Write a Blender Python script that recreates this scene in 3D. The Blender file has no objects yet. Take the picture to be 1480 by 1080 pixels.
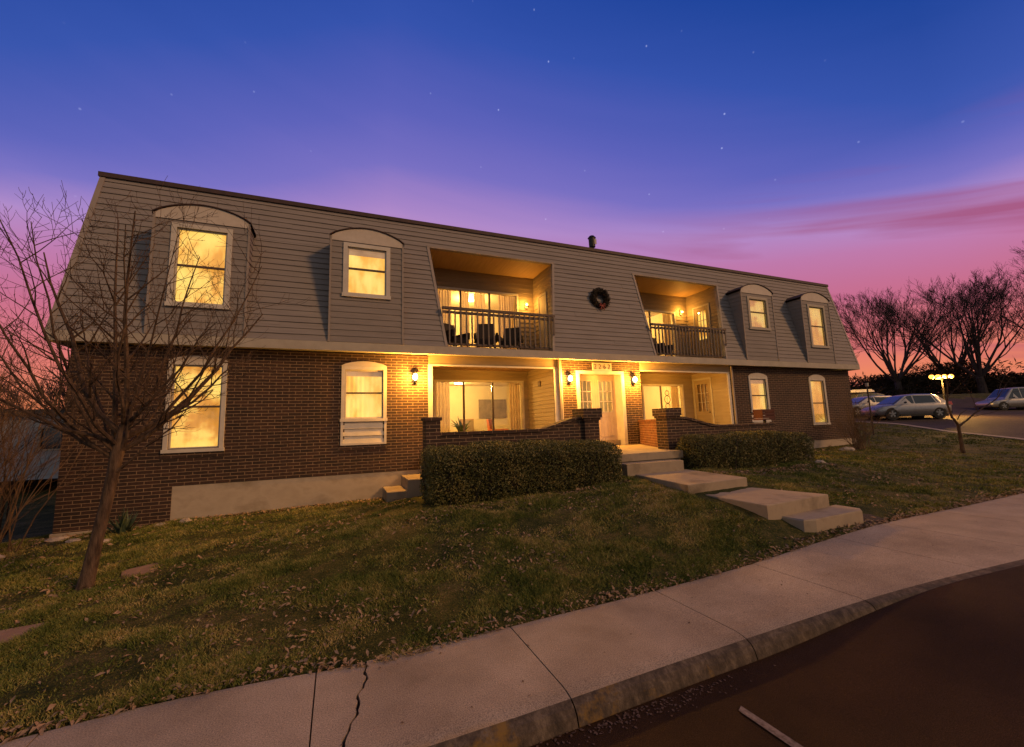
import bpy, math, random
import numpy as np
from mathutils import Vector, Matrix
random.seed(7); rng = np.random.default_rng(7)
SC = bpy.context.scene; COL = SC.collection
PI = math.pi

# ------------------------------------------------------------------ materials
def newmat(name):
    m = bpy.data.materials.new(name); m.use_nodes = True
    nt = m.node_tree; b = nt.nodes['Principled BSDF']
    return m, nt, b
def N(nt, typ, **kw):
    n = nt.nodes.new(typ)
    for k, v in kw.items():
        if k.startswith('i_'): n.inputs[k[2:].replace('_', ' ')].default_value = v
        else: setattr(n, k, v)
    return n
def L(nt, a, b): nt.links.new(a, b)
def c4(c): return (c[0], c[1], c[2], 1)
def ramp(nt, fac, stops, interp='LINEAR'):
    r = nt.nodes.new('ShaderNodeValToRGB'); r.color_ramp.interpolation = interp
    el = r.color_ramp.elements
    while len(el) < len(stops): el.new(0.5)
    for e, (p, c) in zip(el, stops): e.position = p; e.color = c4(c)
    if fac is not None: L(nt, fac, r.inputs[0])
    return r
def noise(nt, scale, detail=4, rough=.55, vec=None, dist=0):
    n = N(nt, 'ShaderNodeTexNoise'); n.inputs['Scale'].default_value = scale
    n.inputs['Detail'].default_value = detail; n.inputs['Roughness'].default_value = rough; n.inputs['Distortion'].default_value = dist
    if vec is None: vec = N(nt, 'ShaderNodeTexCoord').outputs['Object']
    L(nt, vec, n.inputs['Vector']); return n
def mapped(nt, scale=(1, 1, 1), loc=(0, 0, 0)):
    tc = N(nt, 'ShaderNodeTexCoord'); mp = N(nt, 'ShaderNodeMapping')
    mp.inputs['Scale'].default_value = scale; mp.inputs['Location'].default_value = loc
    L(nt, tc.outputs['Object'], mp.inputs['Vector']); return mp.outputs[0]
def bump(nt, b, h, strength=.3, dist=.02):
    n = N(nt, 'ShaderNodeBump'); n.inputs['Strength'].default_value = strength; n.inputs['Distance'].default_value = dist
    L(nt, h, n.inputs['Height']); L(nt, n.outputs[0], b.inputs['Normal'])
def varied(name, c1, c2, scale=3, rough=.8, bumps=None, detail=6, vscale=(1, 1, 1), c3=None, spec=.3, lo=.3, hi=.7):
    m, nt, b = newmat(name)
    v = mapped(nt, vscale); n = noise(nt, scale, detail, .6, v)
    st = [(lo, c1), (hi, c2)] if c3 is None else [(lo, c1), ((lo+hi)/2, c2), (hi, c3)]
    r = ramp(nt, n.outputs[0], st); L(nt, r.outputs[0], b.inputs['Base Color'])
    b.inputs['Roughness'].default_value = rough; b.inputs['Specular IOR Level'].default_value = spec
    if bumps:
        n2 = noise(nt, bumps[0], 5, .6, v); bump(nt, b, n2.outputs[0], bumps[1], bumps[2])
    return m

def mat_brick(name, ca, cb, cm, row=.0735, bw=.28, mort=.0072):
    m, nt, b = newmat(name)
    tc = N(nt, 'ShaderNodeTexCoord'); s = N(nt, 'ShaderNodeSeparateXYZ'); L(nt, tc.outputs['Object'], s.inputs[0])
    a = N(nt, 'ShaderNodeMath', operation='ADD'); L(nt, s.outputs[0], a.inputs[0]); L(nt, s.outputs[1], a.inputs[1])
    cx = N(nt, 'ShaderNodeCombineXYZ'); L(nt, a.outputs[0], cx.inputs[0]); L(nt, s.outputs[2], cx.inputs[1])
    wob = noise(nt, 9, 2, .5); sc = N(nt, 'ShaderNodeVectorMath', operation='SCALE'); sc.inputs['Scale'].default_value = .006
    L(nt, wob.outputs['Color'], sc.inputs[0]); ad = N(nt, 'ShaderNodeVectorMath', operation='ADD'); L(nt, cx.outputs[0], ad.inputs[0]); L(nt, sc.outputs[0], ad.inputs[1])
    br = N(nt, 'ShaderNodeTexBrick'); L(nt, ad.outputs[0], br.inputs['Vector'])
    br.inputs['Scale'].default_value = 1; br.inputs['Brick Width'].default_value = bw; br.inputs['Row Height'].default_value = row
    br.inputs['Mortar Size'].default_value = mort; br.inputs['Mortar Smooth'].default_value = .25; br.inputs['Bias'].default_value = -.1
    br.inputs['Color1'].default_value = c4(ca); br.inputs['Color2'].default_value = c4(cb); br.inputs['Mortar'].default_value = c4(cm)
    n = noise(nt, 14, 6, .7); r = ramp(nt, n.outputs[0], [(.3, (.6, .58, .56)), (.75, (1.35, 1.3, 1.25))])
    n3 = noise(nt, .9, 4, .6); r3 = ramp(nt, n3.outputs[0], [(.3, (.78, .78, .8)), (.7, (1.15, 1.12, 1.08))])
    mx = N(nt, 'ShaderNodeMix', data_type='RGBA', blend_type='MULTIPLY'); mx.inputs[0].default_value = 1
    L(nt, br.outputs[0], mx.inputs[6]); L(nt, r.outputs[0], mx.inputs[7])
    mx2 = N(nt, 'ShaderNodeMix', data_type='RGBA', blend_type='MULTIPLY'); mx2.inputs[0].default_value = 1
    L(nt, mx.outputs[2], mx2.inputs[6]); L(nt, r3.outputs[0], mx2.inputs[7])
    L(nt, mx2.outputs[2], b.inputs['Base Color']); b.inputs['Roughness'].default_value = .85
    inv = N(nt, 'ShaderNodeMath', operation='MULTIPLY_ADD'); inv.inputs[1].default_value = -1; inv.inputs[2].default_value = 1
    L(nt, br.outputs['Fac'], inv.inputs[0]); nn = N(nt, 'ShaderNodeMath', operation='MULTIPLY_ADD'); L(nt, n.outputs[0], nn.inputs[0]); nn.inputs[1].default_value = .35
    L(nt, inv.outputs[0], nn.inputs[2]); bump(nt, b, nn.outputs[0], .8, .01)
    return m
def mat_emit(name, col, s):
    m, nt, b = newmat(name); b.inputs['Base Color'].default_value = c4((.8, .7, .5))
    b.inputs['Emission Color'].default_value = c4(col); b.inputs['Emission Strength'].default_value = s; return m
def mat_lit(name, ca, cb, s, fold=14, seed=0, vert=True):
    m, nt, b = newmat(name)
    v = mapped(nt, (fold, fold, .5) if vert else (1.5, 1.5, 2.5), (seed * 3.1, seed, seed * .7)); n = noise(nt, 1.0, 3, .5, v)
    v2 = mapped(nt, (1.9, 1.9, 1.1), (seed * 5.3, 0, seed)); n2 = noise(nt, 1.0, 3, .6, v2)
    a = N(nt, 'ShaderNodeMath', operation='ADD'); L(nt, n.outputs[0], a.inputs[0]); L(nt, n2.outputs[0], a.inputs[1])
    h = N(nt, 'ShaderNodeMath', operation='MULTIPLY'); h.inputs[1].default_value = .5; L(nt, a.outputs[0], h.inputs[0])
    r = ramp(nt, h.outputs[0], [(.33, tuple(x*.55 for x in ca)), (.46, ca), (.54, cb), (.64, (cb[0], min(1, cb[1]*1.2), cb[2]*1.4))]); L(nt, r.outputs[0], b.inputs['Emission Color'])
    b.inputs['Base Color'].default_value = c4((.5, .42, .3)); b.inputs['Emission Strength'].default_value = s; b.inputs['Roughness'].default_value = .9
    return m
def mat_plain(name, c, rough=.6, metal=0, spec=.4):
    m, nt, b = newmat(name); n = noise(nt, 8, 4, .6)
    r = ramp(nt, n.outputs[0], [(.3, tuple(x * .85 for x in c)), (.7, tuple(min(1, x * 1.12) for x in c))]); L(nt, r.outputs[0], b.inputs['Base Color'])
    b.inputs['Roughness'].default_value = rough; b.inputs['Metallic'].default_value = metal; b.inputs['Specular IOR Level'].default_value = spec
    return m
def mat_glass(name, tint=(1, 1, 1), refl=.10):
    m = bpy.data.materials.new(name); m.use_nodes = True; nt = m.node_tree; nt.nodes.clear()
    o = N(nt, 'ShaderNodeOutputMaterial'); t = N(nt, 'ShaderNodeBsdfTransparent'); g = N(nt, 'ShaderNodeBsdfGlossy'); g.inputs['Roughness'].default_value = .03
    t.inputs[0].default_value = c4(tint); f = N(nt, 'ShaderNodeLayerWeight'); f.inputs[0].default_value = .25
    mm = N(nt, 'ShaderNodeMath', operation='MULTIPLY_ADD'); mm.inputs[1].default_value = .5; mm.inputs[2].default_value = refl * .4; L(nt, f.outputs['Fresnel'], mm.inputs[0])
    x = N(nt, 'ShaderNodeMixShader'); L(nt, mm.outputs[0], x.inputs[0]); L(nt, t.outputs[0], x.inputs[1]); L(nt, g.outputs[0], x.inputs[2]); L(nt, x.outputs[0], o.inputs[0])
    return m
def mat_translucent(name, c, t=.6):
    m = bpy.data.materials.new(name); m.use_nodes = True; nt = m.node_tree; nt.nodes.clear()
    o = N(nt, 'ShaderNodeOutputMaterial'); d = N(nt, 'ShaderNodeBsdfDiffuse'); tr = N(nt, 'ShaderNodeBsdfTranslucent')
    n = noise(nt, 5, 3, .5); r = ramp(nt, n.outputs[0], [(.3, tuple(x * .85 for x in c)), (.7, c)])
    L(nt, r.outputs[0], d.inputs[0]); L(nt, r.outputs[0], tr.inputs[0])
    x = N(nt, 'ShaderNodeMixShader'); x.inputs[0].default_value = t
    L(nt, d.outputs[0], x.inputs[1]); L(nt, tr.outputs[0], x.inputs[2]); L(nt, x.outputs[0], o.inputs[0]); return m

M = {}
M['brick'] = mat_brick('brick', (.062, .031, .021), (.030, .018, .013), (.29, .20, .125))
M['brick_red_lit'] = mat_brick('brick_red_lit', (.24, .095, .042), (.13, .050, .024), (.40, .28, .17), .0735, .22)  # redder, lighter copy of the brick that carries the orange lantern light
M['siding'] = varied('siding', (.215, .191, .180), (.27, .242, .229), 2.2, .75, (30, .08, .004), vscale=(.6, .6, 6))
M['siding_tan'] = varied('siding_tan', (.27, .21, .14), (.34, .27, .18), 2.2, .75, (30, .08, .004), vscale=(.6, .6, 6))
M['trim'] = varied('trim', (.36, .32, .26), (.45, .40, .33), 3, .65, vscale=(1, 1, 1))
M['trim_taupe'] = varied('trim_taupe', (.27, .23, .20), (.33, .28, .25), 3, .65)
M['white'] = varied('white_paint', (.52, .48, .42), (.64, .59, .52), 4, .5)
M['tympanum'] = varied('tympanum', (.50, .44, .38), (.58, .52, .46), 5, .7)
M['roof'] = varied('roof_cap', (.05, .034, .034), (.085, .05, .045), 6, .6)
M['roofing'] = varied('roofing', (.06, .055, .05), (.1, .09, .085), 6, .9)
M['conc'] = varied('concrete', (.17, .135, .095), (.34, .275, .20), 1.6, .9, (70, .4, .008), c3=(.27, .22, .165))
M['conc_found'] = varied('foundation', (.30, .24, .17), (.46, .38, .29), 1.3, .9, (50, .2, .006), c3=(.38, .31, .23), vscale=(1, 1, 1.6))
M['wood_ceiling'] = varied('soffit_boards', (.42, .27, .12), (.55, .36, .17), 2, .6, vscale=(9, .6, 1))
M['rail'] = varied('rail_wood', (.10, .07, .055), (.15, .11, .085), 8, .7)
M['bal'] = varied('baluster_wood', (.14, .11, .092), (.19, .155, .13), 8, .7)
M['dark'] = mat_plain('dark_metal', (.03, .027, .025), .5, .3)
M['door'] = varied('door_paint', (.52, .41, .33), (.60, .48, .39), 4, .45)
M['glass'] = mat_glass('glass')
M['curtain'] = mat_translucent('curtain_cloth', (.75, .6, .42), .45)
M['room'] = varied('room_paint', (.62, .54, .40), (.68, .60, .45), 2, .9)
M['room_floor'] = varied('room_floor', (.25, .16, .09), (.35, .23, .13), 3, .6)
M['lit1'] = mat_lit('lit_curtain', (.80, .33, .03), (1.0, .58, .10), 1.12, 2.2, 1)
M['lit2'] = mat_lit('lit_curtain_soft', (.85, .38, .035), (1.0, .60, .12), 1.15, 1.6, 2)
M['lit3'] = mat_lit('lit_blind', (.66, .25, .02), (1.0, .58, .10), 1.12, 3, 3, vert=False)
M['shade'] = mat_lit('roller_shade', (.30, .15, .07), (.42, .22, .10), .9, 3, 4, vert=False)
M['lampglow'] = mat_emit('lamp_glass', (1, .72, .30), 28)
M['fill_glow'] = mat_emit('fill_lamp_glow', (1, .6, .2), 3)
M['bulb_far'] = mat_emit('street_bulb', (1, .40, .035), 4)
M['ceil_lamp'] = mat_emit('ceiling_lamp', (1, .80, .45), 6)
M['bark'] = varied('bark', (.045, .028, .019), (.15, .098, .066), 7, .95, (30, .8, .02), vscale=(3, 3, .7), lo=.35, hi=.68)
M['twig'] = varied('twig', (.035, .022, .017), (.075, .048, .035), 9, .9)
M['bark_far'] = varied('bark_far', (.03, .025, .028), (.06, .048, .05), 2, .95)
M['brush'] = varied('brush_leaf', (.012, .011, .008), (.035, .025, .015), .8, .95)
M['stem'] = varied('shrub_stem', (.11, .065, .035), (.22, .14, .08), 5, .9)
M['tyre'] = mat_plain('tyre', (.02, .02, .02), .85)
M['rim'] = mat_plain('rim', (.32, .32, .33), .35, .7)
M['silver'] = mat_plain('silver_paint', (.34, .33, .34), .32, .55)
M['blackpaint'] = mat_plain('dark_paint', (.02, .02, .022), .3)
M['carglass'] = mat_plain('car_glass', (.018, .024, .035), .06, 0, .9)
M['plastic'] = mat_plain('black_plastic', (.02, .02, .02), .6)
M['tail'] = mat_plain('tail_lamp', (.30, .02, .015), .25)
M['head'] = mat_plain('head_lamp', (.5, .5, .48), .12)
M['stone'] = varied('field_stone', (.28, .23, .19), (.5, .43, .37), 5, .9, (20, .5, .02))
M['paver'] = varied('paver', (.22, .13, .09), (.30, .19, .13), 6, .9, (40, .3, .01))
M['yucca'] = varied('yucca_leaf', (.035, .06, .035), (.09, .12, .07), 6, .6)
M['orange'] = mat_plain('orange_upholstery', (.45, .15, .06), .8)
M['redbox'] = mat_plain('red_wood', (.085, .026, .018), .8)
M['vinyl'] = varied('vinyl_wall', (.30, .32, .36), (.38, .40, .44), 3, .7)
M['picture'] = varied('picture_canvas', (.16, .13, .10), (.28, .22, .16), 4, .8)
M['cushion'] = mat_plain('dark_cushion', (.035, .027, .024), .9)
M['green_leaf'] = mat_plain('house_plant', (.05, .10, .03), .6)
M['wreath'] = varied('wreath_leaf', (.02, .018, .012), (.07, .045, .03), 30, .8)
M['berry'] = mat_plain('wreath_ribbon', (.35, .08, .06), .6)

def mat_hedge():
    m, nt, b = newmat('hedge_leaf'); n = noise(nt, 3, 4, .6); n2 = noise(nt, 60, 2, .5)
    a = N(nt, 'ShaderNodeMath', operation='MULTIPLY_ADD'); a.inputs[1].default_value = .5; L(nt, n2.outputs[0], a.inputs[0])
    h = N(nt, 'ShaderNodeMath', operation='MULTIPLY'); h.inputs[1].default_value = .5; L(nt, n.outputs[0], h.inputs[0]); L(nt, h.outputs[0], a.inputs[2])
    r = ramp(nt, a.outputs[0], [(.36, (.035, .044, .010)), (.5, (.12, .115, .025)), (.62, (.21, .16, .045))]); L(nt, r.outputs[0], b.inputs['Base Color'])
    b.inputs['Roughness'].default_value = .6; return m
M['hedge'] = mat_hedge()
def grass_color(nt, bright=1.0):
    n = noise(nt, .55, 5, .65, mapped(nt, (1, 1.5, 1))); n2 = noise(nt, 2.6, 5, .75); n3 = noise(nt, 55, 2, .7)
    a = N(nt, 'ShaderNodeMath', operation='MULTIPLY_ADD'); a.inputs[1].default_value = .28; L(nt, n.outputs[0], a.inputs[0])
    b2 = N(nt, 'ShaderNodeMath', operation='MULTIPLY'); b2.inputs[1].default_value = .36; L(nt, n2.outputs[0], b2.inputs[0]); L(nt, b2.outputs[0], a.inputs[2])
    c = N(nt, 'ShaderNodeMath', operation='MULTIPLY_ADD'); c.inputs[1].default_value = .36; L(nt, n3.outputs[0], c.inputs[0]); L(nt, a.outputs[0], c.inputs[2])
    k = bright
    return ramp(nt, c.outputs[0], [(.36, (.018*k, .026*k, .006*k)), (.455, (.065*k, .088*k, .018*k)), (.52, (.16*k, .155*k, .038*k)), (.585, (.34*k, .25*k, .10*k)), (.68, (.58*k, .44*k, .25*k))])
def mat_grass(name, k, soil=False):
    m, nt, b = newmat(name); r = grass_color(nt, k)
    L(nt, r.outputs[0], b.inputs['Base Color']); b.inputs['Roughness'].default_value = .85; b.inputs['Specular IOR Level'].default_value = .15
    if soil:
        n = noise(nt, 25, 6, .7); bump(nt, b, n.outputs[0], 1.0, .05)
    return m
M['grass'] = mat_grass('grass_blade', 1.3)
M['lawn'] = mat_grass('lawn_ground', .48, True)
M['litter'] = varied('leaf_litter', (.10, .055, .03), (.34, .23, .14), 14, .85, c3=(.20, .12, .07))
M['crumbs'] = varied('crumbs', (.06, .035, .022), (.16, .10, .07), 40, .9)
def mat_sidewalk():
    m, nt, b = newmat('sidewalk_concrete')
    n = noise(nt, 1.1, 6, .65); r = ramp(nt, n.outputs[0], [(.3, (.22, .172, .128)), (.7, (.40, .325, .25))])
    v = N(nt, 'ShaderNodeTexVoronoi'); v.inputs['Scale'].default_value = 55; L(nt, N(nt, 'ShaderNodeTexCoord').outputs['Object'], v.inputs['Vector'])
    rr = ramp(nt, v.outputs['Distance'], [(.05, (1.9, 1.8, 1.7)), (.22, (1.0, 1.0, 1.0))])
    s = N(nt, 'ShaderNodeSeparateColor'); L(nt, v.outputs['Color'], s.inputs[0]); gt = N(nt, 'ShaderNodeMath', operation='GREATER_THAN'); gt.inputs[1].default_value = .72; L(nt, s.outputs[0], gt.inputs[0])
    mx = N(nt, 'ShaderNodeMix', data_type='RGBA', blend_type='MULTIPLY'); L(nt, gt.outputs[0], mx.inputs[0]); L(nt, r.outputs[0], mx.inputs[6]); L(nt, rr.outputs[0], mx.inputs[7])
    n4 = noise(nt, 110, 4, .75); r4 = ramp(nt, n4.outputs[0], [(.36, (.45, .43, .42)), (.5, (.95, .95, .95)), (.64, (1.35, 1.32, 1.28))])
    mx2 = N(nt, 'ShaderNodeMix', data_type='RGBA', blend_type='MULTIPLY'); mx2.inputs[0].default_value = 1; L(nt, mx.outputs[2], mx2.inputs[6]); L(nt, r4.outputs[0], mx2.inputs[7])
    # worn yellow paint and dirt along the kerb nose
    tc = N(nt, 'ShaderNodeTexCoord'); sp = N(nt, 'ShaderNodeSeparateXYZ'); L(nt, tc.outputs['Object'], sp.inputs[0])
    yy = N(nt, 'ShaderNodeMapRange'); yy.inputs[1].default_value = -8.46; yy.inputs[2].default_value = -8.60; L(nt, sp.outputs[1], yy.inputs[0])
    np_ = noise(nt, 4.5, 5, .7); pr = ramp(nt, np_.outputs[0], [(.45, (0, 0, 0)), (.56, (1, 1, 1))])
    pm = N(nt, 'ShaderNodeMath', operation='MULTIPLY'); L(nt, yy.outputs[0], pm.inputs[0]); L(nt, pr.outputs[0], pm.inputs[1])
    xr = N(nt, 'ShaderNodeMapRange'); xr.inputs[1].default_value = 1.6; xr.inputs[2].default_value = .5; L(nt, sp.outputs[0], xr.inputs[0])
    pm2 = N(nt, 'ShaderNodeMath', operation='MULTIPLY'); L(nt, pm.outputs[0], pm2.inputs[0]); L(nt, xr.outputs[0], pm2.inputs[1])
    pm3 = N(nt, 'ShaderNodeMath', operation='MULTIPLY'); L(nt, pm2.outputs[0], pm3.inputs[0]); pm3.inputs[1].default_value = .8
    mx3 = N(nt, 'ShaderNodeMix', data_type='RGBA'); L(nt, pm3.outputs[0], mx3.inputs[0]); L(nt, mx2.outputs[2], mx3.inputs[6]); mx3.inputs[7].default_value = (.34, .19, .03, 1)
    L(nt, mx3.outputs[2], b.inputs['Base Color']); b.inputs['Roughness'].default_value = .88
    n5 = noise(nt, 120, 3, .6); bump(nt, b, n5.outputs[0], .35, .006)
    return m
M['sidewalk'] = mat_sidewalk()
def mat_kerbface():  # grime and the shade on the face are both painted into these dark tones
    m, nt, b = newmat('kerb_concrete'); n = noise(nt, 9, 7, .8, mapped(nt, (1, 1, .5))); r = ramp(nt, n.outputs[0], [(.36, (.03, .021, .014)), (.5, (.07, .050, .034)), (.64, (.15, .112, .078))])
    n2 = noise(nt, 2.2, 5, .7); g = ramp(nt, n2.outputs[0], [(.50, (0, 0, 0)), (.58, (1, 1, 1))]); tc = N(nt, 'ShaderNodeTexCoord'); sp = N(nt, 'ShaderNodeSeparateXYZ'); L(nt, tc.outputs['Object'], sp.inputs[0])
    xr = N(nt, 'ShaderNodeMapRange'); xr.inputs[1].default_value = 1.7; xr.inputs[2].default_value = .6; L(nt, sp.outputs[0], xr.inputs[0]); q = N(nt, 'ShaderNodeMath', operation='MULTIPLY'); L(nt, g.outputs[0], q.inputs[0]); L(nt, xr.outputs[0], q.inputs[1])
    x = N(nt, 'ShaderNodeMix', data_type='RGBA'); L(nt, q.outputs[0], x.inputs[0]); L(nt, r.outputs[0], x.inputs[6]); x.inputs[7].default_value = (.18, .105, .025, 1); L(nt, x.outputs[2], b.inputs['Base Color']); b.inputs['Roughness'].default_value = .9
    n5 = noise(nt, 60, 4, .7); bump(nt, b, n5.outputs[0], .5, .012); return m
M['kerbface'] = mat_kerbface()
M['joint'] = mat_plain('joint_dirt', (.035, .022, .016), .95)
def mat_asphalt(name, c1, c2, rough=.75):
    m, nt, b = newmat(name); n = noise(nt, .7, 5, .6); r = ramp(nt, n.outputs[0], [(.3, c1), (.7, c2)])
    L(nt, r.outputs[0], b.inputs['Base Color']); b.inputs['Roughness'].default_value = rough; b.inputs['Specular IOR Level'].default_value = .12
    n2 = noise(nt, 130, 4, .8); bump(nt, b, n2.outputs[0], .9, .012)
    r2 = ramp(nt, n2.outputs[0], [(.38, (.55, .55, .55)), (.52, (1, 1, 1)), (.68, (2.0, 1.9, 1.8))]); x = N(nt, 'ShaderNodeMix', data_type='RGBA', blend_type='MULTIPLY'); x.inputs[0].default_value = 1; L(nt, r.outputs[0], x.inputs[6]); L(nt, r2.outputs[0], x.inputs[7]); L(nt, x.outputs[2], b.inputs['Base Color']); return m
M['asphalt'] = mat_asphalt('asphalt', (.020, .010, .004), (.056, .028, .011))
M['lot'] = mat_asphalt('parking_asphalt', (.045, .036, .032), (.075, .058, .05))
M['linepaint'] = varied('line_paint', (.07, .05, .04), (.26, .21, .18), 25, .8)

# ------------------------------------------------------------------ mesh helpers
LOCAL = set()      # things whose parts are modelled round their own origin
class MB:
    def __init__(s): s.v = []; s.f = []
    def quad(s, a, b, c, d): i = len(s.v); s.v += [a, b, c, d]; s.f.append((i, i+1, i+2, i+3)); return s
    def poly(s, pts): i = len(s.v); s.v += list(pts); s.f.append(tuple(range(i, i+len(pts)))); return s
    def box(s, x0, x1, y0, y1, z0, z1):
        i = len(s.v); s.v += [(x0,y0,z0),(x1,y0,z0),(x1,y1,z0),(x0,y1,z0),(x0,y0,z1),(x1,y0,z1),(x1,y1,z1),(x0,y1,z1)]
        s.f += [tuple(i+k for k in q) for q in ((0,3,2,1),(4,5,6,7),(0,1,5,4),(1,2,6,5),(2,3,7,6),(3,0,4,7))]; return s
    def prism(s, bot, top):      # two matching rings
        n = len(bot); i = len(s.v); s.v += list(bot) + list(top)
        s.f.append(tuple(i+k for k in reversed(range(n)))); s.f.append(tuple(i+n+k for k in range(n)))
        for k in range(n): s.f.append((i+k, i+(k+1) % n, i+n+(k+1) % n, i+n+k))
        return s
    def loft(s, rings, close=True, caps=True):
        n = len(rings[0]); i = len(s.v)
        for r in rings: s.v += list(r)
        for j in range(len(rings)-1):
            for k in range(n if close else n-1):
                a = i+j*n+k; b = i+j*n+(k+1) % n; s.f.append((a, b, b+n, a+n))
        if caps:
            s.f.append(tuple(i+k for k in reversed(range(n)))); m = i+(len(rings)-1)*n; s.f.append(tuple(m+k for k in range(n)))
        return s
    def tube(s, pts, rad, n=6, caps=True):
        rings = []; P = [Vector(p) for p in pts]; u = None
        for j, p in enumerate(P):
            d = (P[min(j+1, len(P)-1)] - P[max(j-1, 0)])
            if d.length < 1e-9: d = Vector((0, 0, 1))
            d.normalize()
            if u is None: u = d.orthogonal().normalized()
            else:
                u = u - d*u.dot(d)
                u = d.orthogonal().normalized() if u.length < 1e-6 else u.normalized()
            w = d.cross(u); r = rad[j] if hasattr(rad, '__len__') else rad
            rings.append([tuple(p + (u*math.cos(2*PI*k/n) + w*math.sin(2*PI*k/n))*r) for k in range(n)])
        return s.loft(rings, caps=caps)
    def cyl(s, c, axis, r0, r1, h, n=16):
        a = Vector(axis).normalized(); c = Vector(c); return s.tube([c, c+a*h], [r0, r1], n)
    def ball(s, c, r, n=10, m=6, sz=(1, 1, 1)):
        rings = [[(c[0]+r*sz[0]*math.sin(PI*j/m)*math.cos(2*PI*k/n), c[1]+r*sz[1]*math.sin(PI*j/m)*math.sin(2*PI*k/n), c[2]+r*sz[2]*math.cos(PI*j/m)) for k in range(n)] for j in range(1, m)]
        return s.loft(rings)
    def build(s, name, mat, parent=None, smooth=False, base=(0, 0, 0), loc=None):
        # base: what to subtract from the vertices; children subtract their thing's location
        if parent is not None and loc is None:
            root = parent
            while root.parent: root = root.parent
            base = tuple(root.location) if root.name not in LOCAL else (0, 0, 0)
        me = bpy.data.meshes.new(name)
        V = np.array(s.v, float).reshape(-1, 3) - np.array(base)
        me.from_pydata([tuple(p) for p in V], [], s.f); me.materials.append(mat if not isinstance(mat, str) else M[mat])
        if smooth: me.polygons.foreach_set('use_smooth', [True]*len(me.polygons))
        me.update()
        o = bpy.data.objects.new(name, me); COL.objects.link(o)
        if parent is not None: o.parent = parent
        else: o.location = base
        return o
def npmesh(name, V, F, mat, parent=None, base=(0, 0, 0)):
    """V (n,3), F (m,k) all same k"""
    me = bpy.data.meshes.new(name); V = np.asarray(V, np.float32) - np.array(base, np.float32); m, k = F.shape
    me.vertices.add(len(V)); me.vertices.foreach_set('co', V.ravel())
    me.loops.add(m*k); me.loops.foreach_set('vertex_index', F.astype(np.int32).ravel())
    me.polygons.add(m); me.polygons.foreach_set('loop_start', np.arange(0, m*k, k, dtype=np.int32))
    me.update(calc_edges=True); me.materials.append(M[mat] if isinstance(mat, str) else mat)
    o = bpy.data.objects.new(name, me); COL.objects.link(o)
    if parent is not None: o.parent = parent
    else: o.location = base
    return o
def tag(o, label=None, cat=None, group=None, kind=None):
    if label: o['label'] = label
    if cat: o['category'] = cat
    if group: o['group'] = group
    if kind: o['kind'] = kind
    return o
def thing(name, label, cat, loc=(0, 0, 0), rz=0, group=None):
    o = bpy.data.objects.new(name, None); COL.objects.link(o); o.location = loc; o.rotation_euler = (0, 0, rz); o.empty_display_size = .2
    return tag(o, label, cat, group)
def struct(o): o['kind'] = 'structure'; return o
def copy_tree(o, parent=None):
    c = o.copy(); COL.objects.link(c); c.parent = parent
    for ch in list(o.children): copy_tree(ch, c)
    return c

# ------------------------------------------------------------------ camera (solved from the photograph's vanishing lines)
F_PX = 606.316; yaw, pit, rol = .393590, .125057, -.031479
CAM = Vector((-2.45304, -11.36386, .714941))
f = Vector((math.sin(yaw)*math.cos(pit), math.cos(yaw)*math.cos(pit), math.sin(pit)))
r = Vector((math.cos(yaw), -math.sin(yaw), 0)); u = r.cross(f)
R_ = math.cos(rol)*r + math.sin(rol)*u; U_ = -math.sin(rol)*r + math.cos(rol)*u
cd = bpy.data.cameras.new('camera'); cam = bpy.data.objects.new('camera', cd); COL.objects.link(cam)
mt = Matrix.Identity(4)
for i in range(3): mt[i][0], mt[i][1], mt[i][2], mt[i][3] = R_[i], U_[i], -f[i], CAM[i]
cam.matrix_world = mt; cd.sensor_width = 36; cd.lens = F_PX/1480*36; cd.clip_end = 3000; cd.clip_start = .05
SC.camera = cam

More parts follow.
